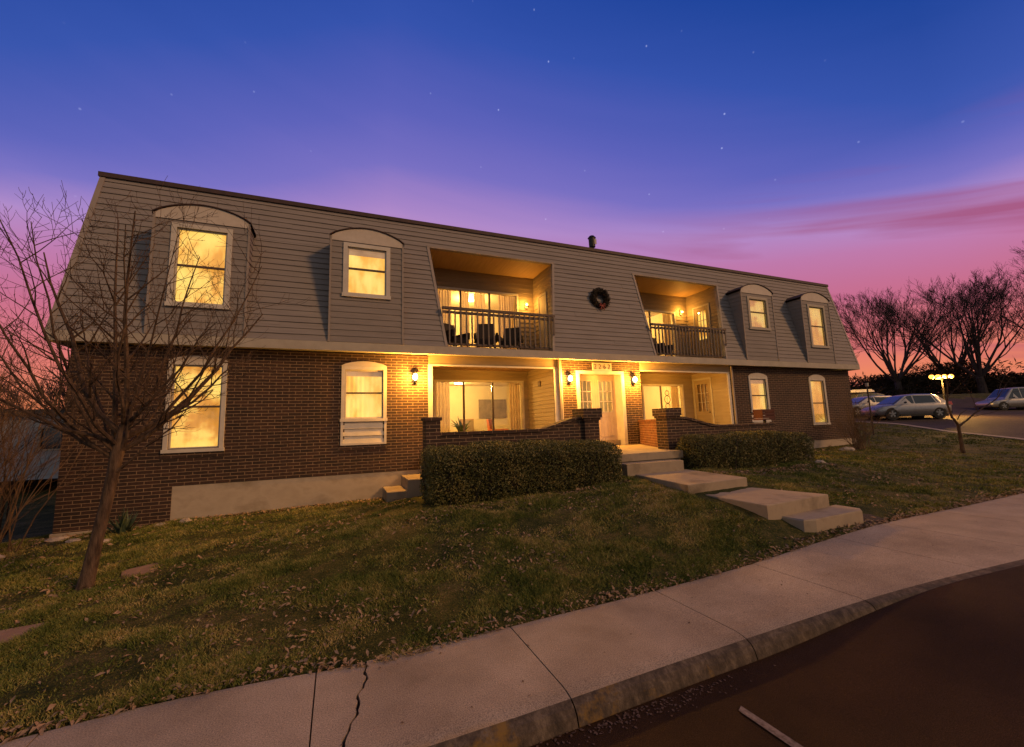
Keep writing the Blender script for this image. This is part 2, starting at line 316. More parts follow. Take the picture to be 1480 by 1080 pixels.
# ------------------------------------------------------------------ terrain height
ctrl = [(-8,0,-1.2),(-5.7,0,-1.06),(-3.5,0,-1.02),(-1.4,0,-.98),(-1.4,-1.2,-.92),(-.9,-3.7,-.62),(1,-3.9,-.60),(3.1,-3.8,-.47),(3.25,-5.35,-.575),(3.4,-5.9,-.655),(3.4,-6.4,-.72),(3.5,-6.78,-.80),(3.8,-7.05,-1.0),
 (5.3,-3.6,-.45),(5.3,-5.3,-.58),(5.6,-6.5,-.88),(6.1,-6.75,-.98),(7,-4.5,-.62),(9,-3.8,-.45),(9,-1.5,-.45),(12.4,0,-.5),(15,0,-.56),(18,0,-.5),(16,-3,-.72),(19,-3.1,-.80),(13,-4,-.78),
 (10,-6.2,-.95),(15,-6,-.95),(20,-6.5,-.95),(-4.4,-7.3,-1.21),(-2.2,-7.4,-1.21),(.9,-7.2,-1.20),(2.6,-7.2,-1.15),(3.4,-7.18,-1.09),(5.3,-7.08,-1.02),(7.5,-7.05,-1.01),(12.4,-7.0,-1.01),(17,-7,-1.0),
 (-5.4,-4.1,-1.15),(-7,-1.3,-1.17),(-10,-3,-1.25),(-15,-5,-1.35),(-10,3,-1.7),(-14,10,-1.3),(-25,10,-1.4),(-20,25,-1.0),(-3,-5.5,-1.05),(1,-5.6,-.92),
 (20.5,.4,-.2),(24,2,.0),(28.4,3.7,.18),(30.4,4.4,.32),(32.8,3.1,.34),(27.4,.4,-.32),(25.5,-2.6,-.56),(23.5,-5.5,-.8),(35,8,.75),(48.8,11,1.0),(53,7,.85),(58,7,.9),
 (56.5,14,2.6),(61.4,12,2.6),(67,9.8,2.5),(72,20,3.2),(85,15,3.2),(40,25,1.2),(10,15,-.4),(0,15,-.8),(30,20,.8),(60,-5,.6),(90,0,3),(60,40,3),(40,-5,-.3),(30,-8,-.9),(40,-15,-.9)]
CP = np.array(ctrl, float)
D_ = np.hypot(CP[:, None, 0]-CP[None, :, 0], CP[:, None, 1]-CP[None, :, 1])
A_ = np.block([[-D_ + .02*np.eye(len(CP)), np.c_[np.ones(len(CP)), CP[:, :2]]], [np.r_[np.ones((1, len(CP))), CP[:, :2].T], np.zeros((3, 3))]])
W_ = np.linalg.solve(A_, np.r_[CP[:, 2], 0, 0, 0])
def H0(x, y):
    x = np.asarray(x, float); y = np.asarray(y, float)
    d = np.hypot(x[..., None]-CP[:, 0], y[..., None]-CP[:, 1])
    z = -d @ W_[:-3] + W_[-3] + W_[-2]*x + W_[-1]*y
    far = np.clip((np.hypot(x-20, y-5)-75)/60, 0, 1)
    return z*(1-far) + far*1.5
BACK = [(-40,-7.4),(-4.43,-7.34),(-3.76,-7.26),(-2.6,-7.32),(-2.21,-7.47),(-1.81,-7.44),(-.89,-7.32),(.91,-7.27),(2.42,-7.28),(4.66,-7.20),(6.2,-7.12),(8.5,-7.10),(11.0,-7.03),(20,-7.0),(26,-7.0)]
FRONT = [(-40,-8.52),(-1.64,-8.52),(-.88,-8.50),(-.4,-8.47),(.93,-8.43),(2.2,-8.49),(2.95,-8.57),(4.0,-8.73),(5.0,-8.87),(8,-9.1),(14,-9.3),(26,-10.0)]
bx, by = np.array(BACK).T; fx, fy = np.array(FRONT).T
_xs = np.arange(-41, 27, .05)
def _sm(px, py, w):
    v = np.interp(_xs, px, py); k = np.exp(-.5*(np.arange(-3*w, 3*w+.01, .05)/w)**2); k /= k.sum(); n_ = len(k)//2
    return np.convolve(np.pad(v, n_, mode='edge'), k, 'valid')[:len(_xs)]
_yb, _yf = _sm(bx, by, .22), _sm(fx, fy, .7)
def yback(x): return np.interp(x, _xs, _yb)
def yfront(x): return np.interp(x, _xs, _yf)
def zsw(x):
    t = np.clip((np.asarray(x, float)-.3)/5.4, 0, 1); return -1.2+.19*t*t*(3-2*t)
def zroad(x, y): # street surface; comes up flush with the walk on the right
    x = np.asarray(x, float); t = np.clip((x-.9)/3.0, 0, 1); t = t*t*(3-2*t)
    d = np.clip((yfront(x)-np.asarray(y, float))/2.5, 0, 1)
    return zsw(x) - .155 + .150*t - .05*t*d
NEAR = [(20,-11.0),(21.5,-8.5),(23.3,-5.6),(25.5,-2.6),(27.4,.4),(28.4,3.0),(28.2,6),(27.5,12),(27,30)]
nx, ny = np.array(NEAR).T
def in_lot(x, y): # right of the kerb line
    xe = np.interp(y, ny, nx); return (np.asarray(x) > xe-.1) & (np.asarray(y) > -11)
def Hs(x, y): return H0(x, y)
def Hg(x, y):
    x = np.asarray(x, float); y = np.asarray(y, float)
    z = H0(x, y)
    t = np.clip((yback(x) - y)/.12, 0, 1)*(x < 24)          # drops under the walk and street
    z = z*(1-t) + np.minimum(z, zsw(x)-.42)*t
    ins = (x > -7.4) & (x < 18.2) & (y > .15) & (y < 9.8); z = np.where(ins, np.minimum(z, -1.3), z)
    pl = in_lot(x, y) & (x < 58) & (y < 30); z = np.where(pl, z-.08, z)
    return z

def axis_pts(fine0, fine1, step, mid0, mid1, mstep, far):
    a = np.arange(fine0, fine1+1e-6, step); b = np.arange(mid0, fine0, mstep); c = np.arange(fine1+mstep, mid1+1e-6, mstep)
    l = mid0 - np.cumsum(np.geomspace(mstep, far/3, 14)); rr = (c[-1] if len(c) else fine1) + np.cumsum(np.geomspace(mstep, far/3, 14))
    return np.r_[l[::-1], b, a, c, rr]
gx = axis_pts(-8.6, 14, .12, -30, 75, .8, 400); gy = axis_pts(-7.8, .2, .12, -30, 45, .8, 400)
GX, GY = np.meshgrid(gx, gy); GZ = Hg(GX, GY)
GZ = GZ + np.where((GY < .1) & (GY > yback(GX)+.15) & (GX < 16), rng.normal(0, .006, GZ.shape), 0)
nxg, nyg = len(gx), len(gy); idx = np.arange(nxg*nyg).reshape(nyg, nxg)
Fg = np.stack([idx[:-1, :-1], idx[:-1, 1:], idx[1:, 1:], idx[1:, :-1]], -1).reshape(-1, 4)
ground = npmesh('ground', np.stack([GX, GY, GZ], -1).reshape(-1, 3), Fg, 'lawn'); struct(ground)
ground.data.polygons.foreach_set('use_smooth', [True]*len(ground.data.polygons))

# ------------------------------------------------------------------ sidewalk with rounded kerb nose
joints = [-40,-30,-20,-14,-10,-8,-6.2,-4.24,-2.58,-.885,.92,2.50,4.28,5.66,7.4,9.2,11,12.3,13.7,15.5,17.3,19.1,21,23,25.9]
sw = MB()
def nose(x):
    yb = float(yback(x)); yf = float(yfront(x)); zr = float(zroad(x, yf)); top = float(zsw(x))
    drop = top - zr
    pts = [(yb, top-.10), (yb, top-.008), (yb+(-.02), top), (yf+.12, top), (yf+.06, top-.006*drop/.15), (yf, top-.020*drop/.15), (yf-.045, top-.048*drop/.15), (yf-.075, top-.085*drop/.15), (yf-.095, top-.14*drop/.15-.002), (yf-.10, zr-.06)]
    return [(x, y, z) for y, z in pts]
NT = 6
kb = MB()
for a, b in zip(joints[:-1], joints[1:]):
    g = .005; n = max(2, int((b-a)/.22)+1)
    if abs(a+2.58) < 1e-6:      # this slab is broken by a crack
        crack = [(-7.45, -2.20), (-7.65, -2.225), (-7.80, -2.27), (-7.95, -2.285), (-8.10, -2.33), (-8.25, -2.365), (-8.35, -2.40), (-8.6, -2.43)]
        cy, cxx = np.array(crack[::-1]).T
        def cr(y, side, _c=(cy, cxx)):
            return float(np.interp(y, _c[0], _c[1])) + side*(.006+.010*abs(math.sin(y*9+1)*math.sin(y*31))) + .010*math.sin(y*17)+.007*math.sin(y*43+2)
        ys = np.linspace(-7.38, -8.30, 26)
        for side, xe in ((-1, a+g), (1, b-g)):
            for y0, y1 in zip(ys[:-1], ys[1:]):
                sw.quad((xe, y0, -1.2), (cr(y0, side), y0, -1.2), (cr(y1, side), y1, -1.2), (xe, y1, -1.2))
                sw.quad((cr(y0, side), y0, -1.2), (cr(y0, side), y0, -1.27), (cr(y1, side), y1, -1.27), (cr(y1, side), y1, -1.2))
        for side, xe in ((-1, a+g), (1, b-g)):
            sw.poly([(xe, -7.38, -1.2), (xe, float(yback(xe)), -1.21), (cr(-7.40, side), -7.455, -1.21), (cr(-7.38, side), -7.38, -1.2)] if side < 0 else [(xe, -7.38, -1.2), (xe, float(yback(xe))+.02, -1.21), (cr(-7.38, side), -7.37, -1.2), (cr(-7.38, side), -7.38, -1.2)])
        for lo_x, hi_x in ((a+g, cr(-8.30, -1)), (cr(-8.30, 1), b-g)):
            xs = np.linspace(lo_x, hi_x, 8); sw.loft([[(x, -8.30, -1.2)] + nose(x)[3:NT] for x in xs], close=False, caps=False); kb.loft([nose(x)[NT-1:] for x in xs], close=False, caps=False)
        continue
    xs = np.linspace(a+g, b-g, n)
    sw.loft([nose(x)[:NT] for x in xs], close=False, caps=False)
    for x in (xs[0], xs[-1]): sw.poly(nose(x)[:NT] + [(x, nose(x)[NT-1][1], nose(x)[0][2])])
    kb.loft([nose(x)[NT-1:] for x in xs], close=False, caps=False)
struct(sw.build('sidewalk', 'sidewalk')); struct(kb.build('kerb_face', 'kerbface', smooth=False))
jb = MB(); xs = np.arange(-40, 25.8, .5)
jb.loft([[(x, float(yback(x))-.03, float(zsw(x))-.035), (x, float(yfront(x))+.02, float(zsw(x))-.035)] for x in xs], close=False, caps=False)
struct(jb.build('sidewalk_bed', 'joint'))
# street
xs = np.r_[np.arange(-40, -4, 2), np.arange(-4, 8, .2), np.arange(8, 60, 2.)]
rows = []
ts = np.r_[0, .15, .4, .8, 1.5, 2.5, 5, 10, 25]
V = []; 
for t in ts:
    for x in xs: y = float(yfront(x)) - .094 - t; V.append((x, y, float(zroad(x, y)) - .0006*t))
V = np.array(V); ii = np.arange(len(V)).reshape(len(ts), len(xs))
street = npmesh('road', V, np.stack([ii[:-1, :-1], ii[1:, :-1], ii[1:, 1:], ii[:-1, 1:]], -1).reshape(-1, 4), 'asphalt'); struct(street)
pm = MB(); pm.quad((.225, -8.93, -1.3465), (.285, -8.90, -1.3465), (.33, -10.6, -1.3465), (.25, -10.6, -1.3465)); struct(pm.build('road_marking', 'linepaint'))

# parking lot at the right
xo = [0, .5, 1.5, 3, 5, 8, 12, 17, 22, 27, 32]
ysl = np.linspace(-10.8, 29, 60); V = []
for t in xo:
    for y in ysl: x = float(np.interp(y, ny, nx)) + t; V.append((x, y, float(H0(x, y))))
V = np.array(V); ii = np.arange(len(V)).reshape(len(xo), len(ysl))
lot = npmesh('parking_lot', V + np.array([0, 0, .0]), np.stack([ii[:-1, :-1], ii[1:, :-1], ii[1:, 1:], ii[:-1, 1:]], -1).reshape(-1, 4), 'lot'); struct(lot)
ke = MB(); ys2 = np.linspace(-10.8, 25, 120)
ke.loft([[(float(np.interp(y, ny, nx))+dx, y, float(H0(float(np.interp(y, ny, nx)), y))+dz) for dx, dz in ((-.45, -.1), (-.45, .03), (-.02, .045), (.02, .02), (.04, -.06))] for y in ys2], close=False, caps=False)
struct(ke.build('kerb', 'conc'))

# ------------------------------------------------------------------ the building
B = thing('apartment_building', 'two storey brick and taupe mansard apartment block with lit windows', 'building', (5.4, 0, -1.0))
XL, XR, YB = -7.60, 18.38, 10.0
MY0, MB_, MZ0, MZ1 = -.27, .2225, 2.92, 6.80
def ym(z): return MY0 + MB_*(z-MZ0)
def xml(z): return -7.86 + (z-MZ0)/(MZ1-MZ0)*.24
def xmr(z): return 18.66 - (z-MZ0)/(MZ1-MZ0)*.02

def wall_grid(mb, P, u0, u1, z0, z1, t, holes):
    """P(u,z,depth)->xyz ; wall of thickness t with rectangular holes, inner faces only where something is open"""
    us = sorted({u0, u1, *[h[0] for h in holes], *[h[1] for h in holes]}); zs = sorted({z0, z1, *[h[2] for h in holes], *[h[3] for h in holes]})
    def solid(i, j):
        if i < 0 or j < 0 or i >= len(us)-1 or j >= len(zs)-1: return False
        cu = (us[i]+us[i+1])/2; cz = (zs[j]+zs[j+1])/2
        return not any(h[0] < cu < h[1] and h[2] < cz < h[3] for h in holes)
    for i in range(len(us)-1):
        for j in range(len(zs)-1):
            if not solid(i, j): continue
            a, b, c, d = us[i], us[i+1], zs[j], zs[j+1]
            for w in (0, t): mb.quad(P(a, c, w), P(b, c, w), P(b, d, w), P(a, d, w))
            if not solid(i-1, j): mb.quad(P(a, c, 0), P(a, c, t), P(a, d, t), P(a, d, 0))
            if not solid(i+1, j): mb.quad(P(b, c, 0), P(b, c, t), P(b, d, t), P(b, d, 0))
            if not solid(i, j-1): mb.quad(P(a, c, 0), P(a, c, t), P(b, c, t), P(b, c, 0))
            if not solid(i, j+1): mb.quad(P(a, d, 0), P(a, d, t), P(b, d, t), P(b, d, 0))
SR = random.Random(3)
def laps(mb, P, u0, u1, z0, z1, step, holes=(), lip=.016, seams=False):
    """lapped boards; u0,u1 functions of z; holes: (ua(z),ub(z),za,zb)"""
    fu = lambda g: g if callable(g) else (lambda z: g)
    u0, u1 = fu(u0), fu(u1); k = 0; z = z0
    while z < z1-1e-6:
        zt = min(z+step, z1); cuts = sorted({z, zt, *[h[j] for h in holes for j in (2, 3) if z < h[j] < zt]})
        for a, b in zip(cuts[:-1], cuts[1:]):
            zc = (a+b)/2; segs = [(u0, u1)]
            for h in holes:
                if h[2] < zc < h[3]:
                    ha, hb = fu(h[0]), fu(h[1]); ns = []
                    for s0, s1 in segs:
                        if s0(zc) < ha(zc) and hb(zc) < s1(zc): ns += [(s0, ha), (hb, s1)]
                        elif hb(zc) <= s0(zc) or ha(zc) >= s1(zc): ns.append((s0, s1))
                        elif ha(zc) <= s0(zc) and hb(zc) < s1(zc): ns.append((hb, s1))
                        elif ha(zc) > s0(zc): ns.append((s0, ha))
                    segs = ns
            oa = lip*(1-(a-z)/step)+.002; ob = lip*(1-(b-z)/step)+.002
            if seams:      # boards butt-jointed at random places, one end lying a few millimetres prouder
                ns = []
                for s0, s1 in segs:
                    xs_ = sorted(SR.uniform(s0(zc)+.3, s1(zc)-.3) for _ in range(int((s1(zc)-s0(zc))/3.2)+(SR.random() < .4))) if s1(zc)-s0(zc) > 1 else []
                    e_ = [s0] + [(lambda z, v=v: v) for v in xs_] + [s1]; ns += [(p_, q_) for p_, q_ in zip(e_[:-1], e_[1:])]
                segs = ns
            for s0, s1 in segs:
                if seams: k_ = SR.choice((0, .002, .005)); oa = lip*(1-(a-z)/step)+.002+k_; ob = lip*(1-(b-z)/step)+.002+k_
                mb.quad(P(s0(a), a, oa), P(s1(a), a, oa), P(s1(b), b, ob), P(s0(b), b, ob))
                if a == z: mb.quad(P(s0(a), a, oa), P(s1(a), a, oa), P(s1(a), a, 0), P(s0(a), a, 0))
        z = zt
Pw = lambda u, z, d: (u, d, z)                       # front plane going inwards
HA = (-5.86, -4.93, .46, 2.31); HBw = (-2.31, -1.39, .46, 2.34); HC = (12.17, 13.03, .46, 2.30); HD = (15.70, 16.56, .46, 2.30); HP = (4.52, 6.20, -.02, 2.37)
wb = MB()
wall_grid(wb, Pw, XL, -5.74, -1.10, 2.70, .30, [HA]) if False else None
wall_grid(wb, Pw, XL, -.20, -.335, 2.70, .30, [HA, HBw])
wall_grid(wb, Pw, XL, -5.74, -1.10, -.335, .30, [])
wall_grid(wb, Pw, 3.93, 6.95, -.30, 2.70, .30, [HP])
wall_grid(wb, Pw, 11.13, XR, -.24, 2.70, .30, [HC, HD])
# end and back walls
wall_grid(wb, lambda u, z, d: (XL+d, u, z), .302, YB, -1.1, 2.70, .25, [])
wall_grid(wb, lambda u, z, d: (XR-d, u, z), .302, YB, -.6, 2.70, .25, [(4, 5.2, .5, 2.3)])
wall_grid(wb, lambda u, z, d: (u, YB-.002-d, z), XL+.26, XR-.26, -1.1, 2.70, .25, [])
wb.build('wall', 'brick', B)
fd = MB(); fd.box(-5.738, -.43, .012, .28, -1.7, -.337); fd.box(XL-.03, -5.742, -.03, .28, -1.7, -1.102); fd.box(11.13, XR, .012, .28, -1.5, -.242)
fd.box(XL+.01, XL+.25, .29, YB, -2, -1.102); fd.box(XR-.25, XR-.01, .29, YB, -2, -.602); fd.build('foundation', 'conc_found', B)
# rowlock course under the windows and soldier arch tops
ro = MB()
for h in (HA, HC, HD): ro.box(h[0]-.12, h[1]+.12, -.018, .0-.002, h[2]-.205, h[2]-.105)
ro.box(HBw[0]-.12, HBw[1]+.12, -.018, -.002, HBw[2]-.205, HBw[2]-.105); ro.build('brick_course', 'brick', B)
# fascia with soffit
fa = MB(); fa.box(-7.89, 18.70, -.30, -.262, 2.708, 2.925); fa.box(-7.89, -7.85, -.262, YB+.2, 2.708, 2.925); fa.box(18.66, 18.70, -.262, YB+.2, 2.708, 2.925)
fa.box(-7.85, 18.66, YB+.162, YB+.2, 2.708, 2.925); fa.build('fascia', 'trim', B)
so = MB(); so.box(-7.85, 18.66, -.262, YB+.16, 2.728, 2.76); so.build('soffit', 'trim', B)

# mansard siding
def lin(xa, xb, za, zb): return lambda z: xa + (xb-xa)*(z-za)/(zb-za)
O1 = (lin(.275, -.075, 2.93, 6.0), lin(3.50, 3.985, 2.93, 6.0), 2.93, 6.0)
O2 = (lin(7.47, 7.31, 2.93, 6.0), lin(10.68, 11.33, 2.93, 6.0), 2.93, 6.0)
DORM = [(-6.30, -4.49, 3.557, 5.48, 'lit1'), (-2.71, -.935, 4.10, 5.527, 'lit2'), (11.77, 13.51, 4.12, 5.44, 'lit3'), (15.27, 17.05, 3.565, 5.42, 'lit1')]
mh = [O1, O2] + [(d[0]+.03, d[1]-.03, 3.3, 5.60) for d in DORM]
ms = MB(); Pm = lambda x, z, o: (x, ym(z)-o, z)
laps(ms, Pm, xml, xmr, 2.93, 6.76, .1545, mh, .02, True)
PL = lambda y, z, o: (xml(z)-o, y, z); PR = lambda y, z, o: (xmr(z)+o, y, z)
laps(ms, PL, ym, YB+.16, 2.93, 6.76, .1545, (), .02); laps(ms, PR, ym, YB+.16, 2.93, 6.76, .1545, (), .02)
laps(ms, lambda x, z, o: (x, YB+.16+o, z), xml, xmr, 2.93, 6.76, .1545, (), .02)
ms.build('mansard_siding', 'siding', B)
cb = MB()    # corner boards
for g, s in ((xml, -1), (xmr, 1)):
    for za, zb in ((2.93, 6.76),):
        cb.prism([(g(za)+s*.03, ym(za)-.03, za), (g(za)-s*.07, ym(za)-.03, za), (g(za)-s*.07, ym(za)+.02, za), (g(za)+s*.03, ym(za)+.07, za)],
                 [(g(zb)+s*.03, ym(zb)-.03, zb), (g(zb)-s*.07, ym(zb)-.03, zb), (g(zb)-s*.07, ym(zb)+.02, zb), (g(zb)+s*.03, ym(zb)+.07, zb)])
cb.build('corner_board', 'trim_taupe', B)
rc = MB(); rc.box(xml(6.8)-.06, xmr(6.8)+.06, ym(6.8)-.07, ym(6.8)+.10, 6.742, 6.85); rc.box(xml(6.8)-.06, xml(6.8)+.1, ym(6.8)+.10, YB+.2, 6.742, 6.85)
rc.box(xmr(6.8)-.1, xmr(6.8)+.06, ym(6.8)+.10, YB+.2, 6.742, 6.85); rc.build('roof_edge', 'roof', B)
rf = MB(); rf.box(xml(6.8)+.1, xmr(6.8)-.1, ym(6.8)+.10, YB+.2, 6.70, 6.80); rf.build('roof', 'roofing', B)

def window(name, x0, x1, z0, z1, Y, lit, casing=.085, zm=None, shade=0, off=.0, frame='white', rail='dark', depth=.10):
    """casing outside x0..x1,z0..z1 proud of plane Y, sashes and a lit curtain behind"""
    w = MB(); c = casing
    w.box(x0, x0+c, Y-.03, Y+depth, z0, z1); w.box(x1-c, x1, Y-.03, Y+depth, z0, z1)
    w.box(x0+c, x1-c, Y-.03, Y+depth, z1-c, z1); w.box(x0-.02, x1+.02, Y-.045, Y+depth, z0-.0, z0+c*.9)
    i0, i1, k0, k1 = x0+c, x1-c, z0+c*.9, z1-c; zm = zm or (k0+k1)/2; s = .035
    w.box(i0, i0+s, Y+.02, Y+.06, k0, k1); w.box(i1-s, i1, Y+.02, Y+.06, k0, k1); w.box(i0+s, i1-s, Y+.02, Y+.06, k0, k0+s); w.box(i0+s, i1-s, Y+.02, Y+.06, k1-s, k1)
    o = w.build('window', frame, B)
    mr = MB(); mr.box(i0+s, i1-s, Y+.015, Y+.065, zm-.022, zm+.022); mr.build('meeting_rail', 'rail', o)
    g = MB(); g.box(i0+s, i1-s, Y+.038, Y+.044, k0+s, zm-.022); g.box(i0+s, i1-s, Y+.036, Y+.042, zm+.022, k1-s); g.build('pane', 'glass', o)
    cu = MB(); n = 60; ring = []
    for q in range(n+1):
        xx = i0 + (i1-i0)*q/n; ring.append([(xx, Y+.105+.006*math.sin(q*.9), zz) for zz in (k0, (k0+k1)/2, k1)])
    cu.loft(ring, close=False, caps=False); cu.build('curtain', lit, o)
    if shade:
        sh = MB(); sh.box(i0, i1, Y+.075, Y+.08, k1-shade, k1); sh.build('roller_shade', 'shade', o)
    return o
window('a', HA[0]-.09, HA[1]+.09, .37, 2.395, .0, 'lit3', zm=1.37)
wB = window('b', HBw[0]-.09, HBw[1]+.09, .955, 2.36, .0, 'lit2', zm=1.68, shade=.16)
bx_ = MB(); bx_.box(-2.31-.09, -2.31-.03, -.03, .02, .37, .953); bx_.box(-1.39+.03, -1.39+.09, -.03, .02, .37, .953); bx_.box(-2.34, -1.36, -.03, .02, .37, .42); bx_.build('sill_frame', 'white', wB)
lp = MB(); laps(lp, lambda x, z, o: (x, .012-o, z), -2.34, -1.36, .42, .953, .178, (), .022); lp.box(-2.34, -1.36, .013, .03, .42, .953); lp.build('siding_panel', 'white', wB)
wC = window('c', HC[0]-.09, HC[1]+.09, .955, 2.33, .0, 'lit1', zm=1.60, shade=.18)
lp = MB(); laps(lp, lambda x, z, o: (x, .012-o, z), 12.08, 13.12, .40, .953, .178, (), .022); lp.box(12.08, 13.12, .013, .03, .40, .953); lp.build('siding_panel', 'white', wC)
window('d', HD[0]-.09, HD[1]+.09, .375, 2.31, .0, 'lit1', zm=1.28)
# arched heads above the ground floor windows
for x0, x1, zb, zt in ((-2.40, -1.30, 2.362, 2.50), (12.08, 13.12, 2.332, 2.48), (15.61, 16.65, 2.312, 2.48), (-5.95, -4.84, 2.397, 2.52)):
    a = MB(); pts = [(x0, zb)] + [(x0+(x1-x0)*k/12, zb+.02+(zt-zb-.02)*math.sin(PI*k/12)**.7) for k in range(13)] + [(x1, zb)]
    a.prism([(x, -.028, z) for x, z in pts], [(x, .01, z) for x, z in pts]); a.build('arch_head', 'tympanum', B)

# dormers
for k, (x0, x1, wz0, wz1, lit) in enumerate(DORM):
    zs, zt = 5.67, 5.955; xc = (x0+x1)/2
    wx0, wx1 = {0: (-5.975, -4.815), 1: (-2.414, -1.26), 2: (12.07, 13.20), 3: (15.60, 16.72)}[k]
    d = MB(); laps(d, lambda x, z, o: (x, -.300-o+.01, z), x0, x1, 2.93, 5.56, .1545, [(wx0+.05, wx1-.05, wz0+.04, wz1-.04)], .014)
    do = d.build('dormer', 'siding', B)
    ck = MB()
    for x, sgn in ((x0, -1), (x1, 1)):
        laps(ck, lambda y, z, o, x=x, sgn=sgn: (x+sgn*(o-.012), y, z), -.288, lambda z: ym(z)+.03, 2.93, zs, .1545, (), .014)
    ck.build('cheek', 'siding', do)
    ct = MB()
    for x, sgn in ((x0, -1), (x1, 1)): ct.box(x-.022, x+.022, -.318, -.288, 2.93, zs)
    ct.build('corner_trim', 'trim_taupe', do)
    arc = [(x0-.0 + (x1-x0)*q/16, zs + (zt-zs)*math.sin(PI*q/16)**.75) for q in range(17)]
    ty = MB(); pts = [(x0, 5.56)] + arc + [(x1, 5.56)]; ty.prism([(x, -.315, z) for x, z in pts], [(x, -.27, z) for x, z in pts]); ty.build('arched_panel', 'tympanum', do)
    rr = MB(); rings = []
    for x, z in [(x0-.035, zs-.05)] + [(x0-.035+(x1-x0+.07)*q/16, zs+.008+(zt-zs)*math.sin(PI*q/16)**.75) for q in range(17)] + [(x1+.035, zs-.05)]:
        rings.append([(x, -.345, z), (x, -.345, z+.022), (x, ym(z)+.08, z+.022), (x, ym(z)+.08, z)])
    rr.loft(rings); rr.build('arched_roof', 'roof', do)
    window('d', wx0, wx1, wz0, wz1, -.30, lit, zm=(wz0+wz1)/2 + (.05 if k in (1, 2) else .0), shade=.19 if k == 1 else 0, depth=.0, frame='trim' if k > 1 else 'white', casing=.10)
    bk = MB(); bk.box(wx0+.06, wx1-.06, -.185, -.18, wz0+.05, wz1-.05); bk.build('window_back', 'dark', do)

# balconies ---------------------------------------------------------------
def balcony(x0, x1, O, yb, doorx, side_door, xw):
    # recess walls
    fl = MB(); fl.box(x0, x1, -.25, yb, 2.88, 2.95); fl.build('balcony_floor', 'conc', B)
    ce = MB(); ce.box(x0, x1, ym(6.0)-.0, yb, 6.004, 6.05); ce.build('balcony_ceiling', 'wood_ceiling', B)
    w = MB(); d0, d1, dz = doorx
    laps(w, lambda x, z, o: (x, yb-o, z), x0, x1, 2.95, 6.0, .1545, [(d0, d1, 2.95, dz)], .016)
    hs = [(side_door[0], side_door[1], 2.95, side_door[2])]
    laps(w, lambda y, z, o: (xw-o, y, z), lambda z: ym(z)+.012, yb, 2.95, 6.0, .1545, hs, .016)
    laps(w, lambda y, z, o: (x0+o, y, z), lambda z: ym(z)+.012, yb, 2.95, 6.0, .1545, (), .016)
    w.build('balcony_wall', 'siding_tan', B)
    # returns that close the slanted cut between siding and recess walls, edge trim
    t = MB(); a, b = O[0], O[1]
    for g, s, xr in ((a, -1, x0), (b, 1, x1)):
        za, zb = 2.93, 6.0
        t.prism([(g(za)-s*.0, ym(za)-.035, za), (g(za)+s*.075, ym(za)-.035, za), (g(za)+s*.075, ym(za)+.10, za), (g(za), ym(za)+.10, za)],
                [(g(zb)-s*.0, ym(zb)-.035, zb), (g(zb)+s*.075, ym(zb)-.035, zb), (g(zb)+s*.075, ym(zb)+.10, zb), (g(zb), ym(zb)+.10, zb)])
    t.box(a(6)-.075, b(6)+.075, ym(6)-.035, ym(6)+.10, 6.0, 6.06)
    t.build('opening_trim', 'trim_taupe', B)
    # slanted closers behind the trim (the recess is wider than the cut)
    c = MB()
    for g, xr in ((a, x0), (b, x1)):
        c.quad((g(2.95), ym(2.95)+.08, 2.95), (xr, ym(2.95)+.08, 2.95), (xr, ym(6)+.08, 6.0), (g(6.0), ym(6)+.08, 6.0))
    c.build('opening_closer', 'siding', B)
    # railing
    ra = MB(); xa, xb = a(3.6)+.02, b(3.6)-.02; ra.box(a(4.06)+.005, b(4.06)-.005, -.22, -.13, 4.02, 4.085); ra.box(a(3.95)+.005, b(3.95)-.005, -.195, -.155, 3.90, 3.97); ra.box(a(3.02)+.01, b(3.02)-.01, -.195, -.155, 3.0, 3.06)
    ro = ra.build('railing', 'rail', B); n = 22 if x0 < 5 else 24
    for q in range(n):
        x = xa-.12 + (xb-xa+.24)*(q+.5)/n; lo = 3.06
        if x < a(3.06)+.02 or x > b(3.06)-.02: lo = 3.45
        if x < a(3.9)+.02 or x > b(3.9)-.02: continue
        m = MB(); m.box(x-.019, x+.019, -.232, -.197, lo-.02 if lo < 3.1 else lo, 4.018); m.build('baluster', 'bal', ro)
balcony(-.10, 3.985, O1, 1.90, (.42, 3.38, 5.38), (.85, 1.50, 5.20), 3.985)
balcony(7.30, 11.33, O2, 2.00, (8.10, 10.66, 5.30), (.80, 1.66, 5.42), 11.33)

def room(x0, x1, y0, y1, z0, z1, power, lx=None, ly=None, col=(1, .58, .14)):
    w = MB(); w.box(x0, x1, y1, y1+.05, z0, z1); w.box(x0-.05, x0, y0, y1, z0, z1); w.box(x1, x1+.05, y0, y1, z0, z1); w.box(x0, x1, y0, y1, z1, z1+.05); o = w.build('room_wall', 'room', B)
    q = MB(); q.box(x0, x1, y0, y1, z0-.05, z0); q.build('room_floor', 'room_floor', B)
    lx = lx or (x0+x1)/2; ly = ly or (y0+y1)/2
    la = MB(); la.cyl((lx, ly, z1-.09), (0, 0, 1), .19, .22, .088, 20); la.build('ceiling_light', 'ceil_lamp', B)
    ld = bpy.data.lights.new('room_light', 'POINT'); ld.energy = power*3.6; ld.color = col; ld.shadow_soft_size = .12
    lo = bpy.data.objects.new('room_light', ld); COL.objects.link(lo); lo.location = (lx, ly, z1-.25)
def sheet(x0, x1, y, z0, z1, waves=9, amp=.035):
    m = MB(); n = int(waves*10); m.loft([[(x0+(x1-x0)*q/n, y+amp*math.sin(2*PI*waves*q/n)+.4*amp*math.sin(q*.37), z) for z in (z0, z1)] for q in range(n+1)], close=False, caps=False); return m
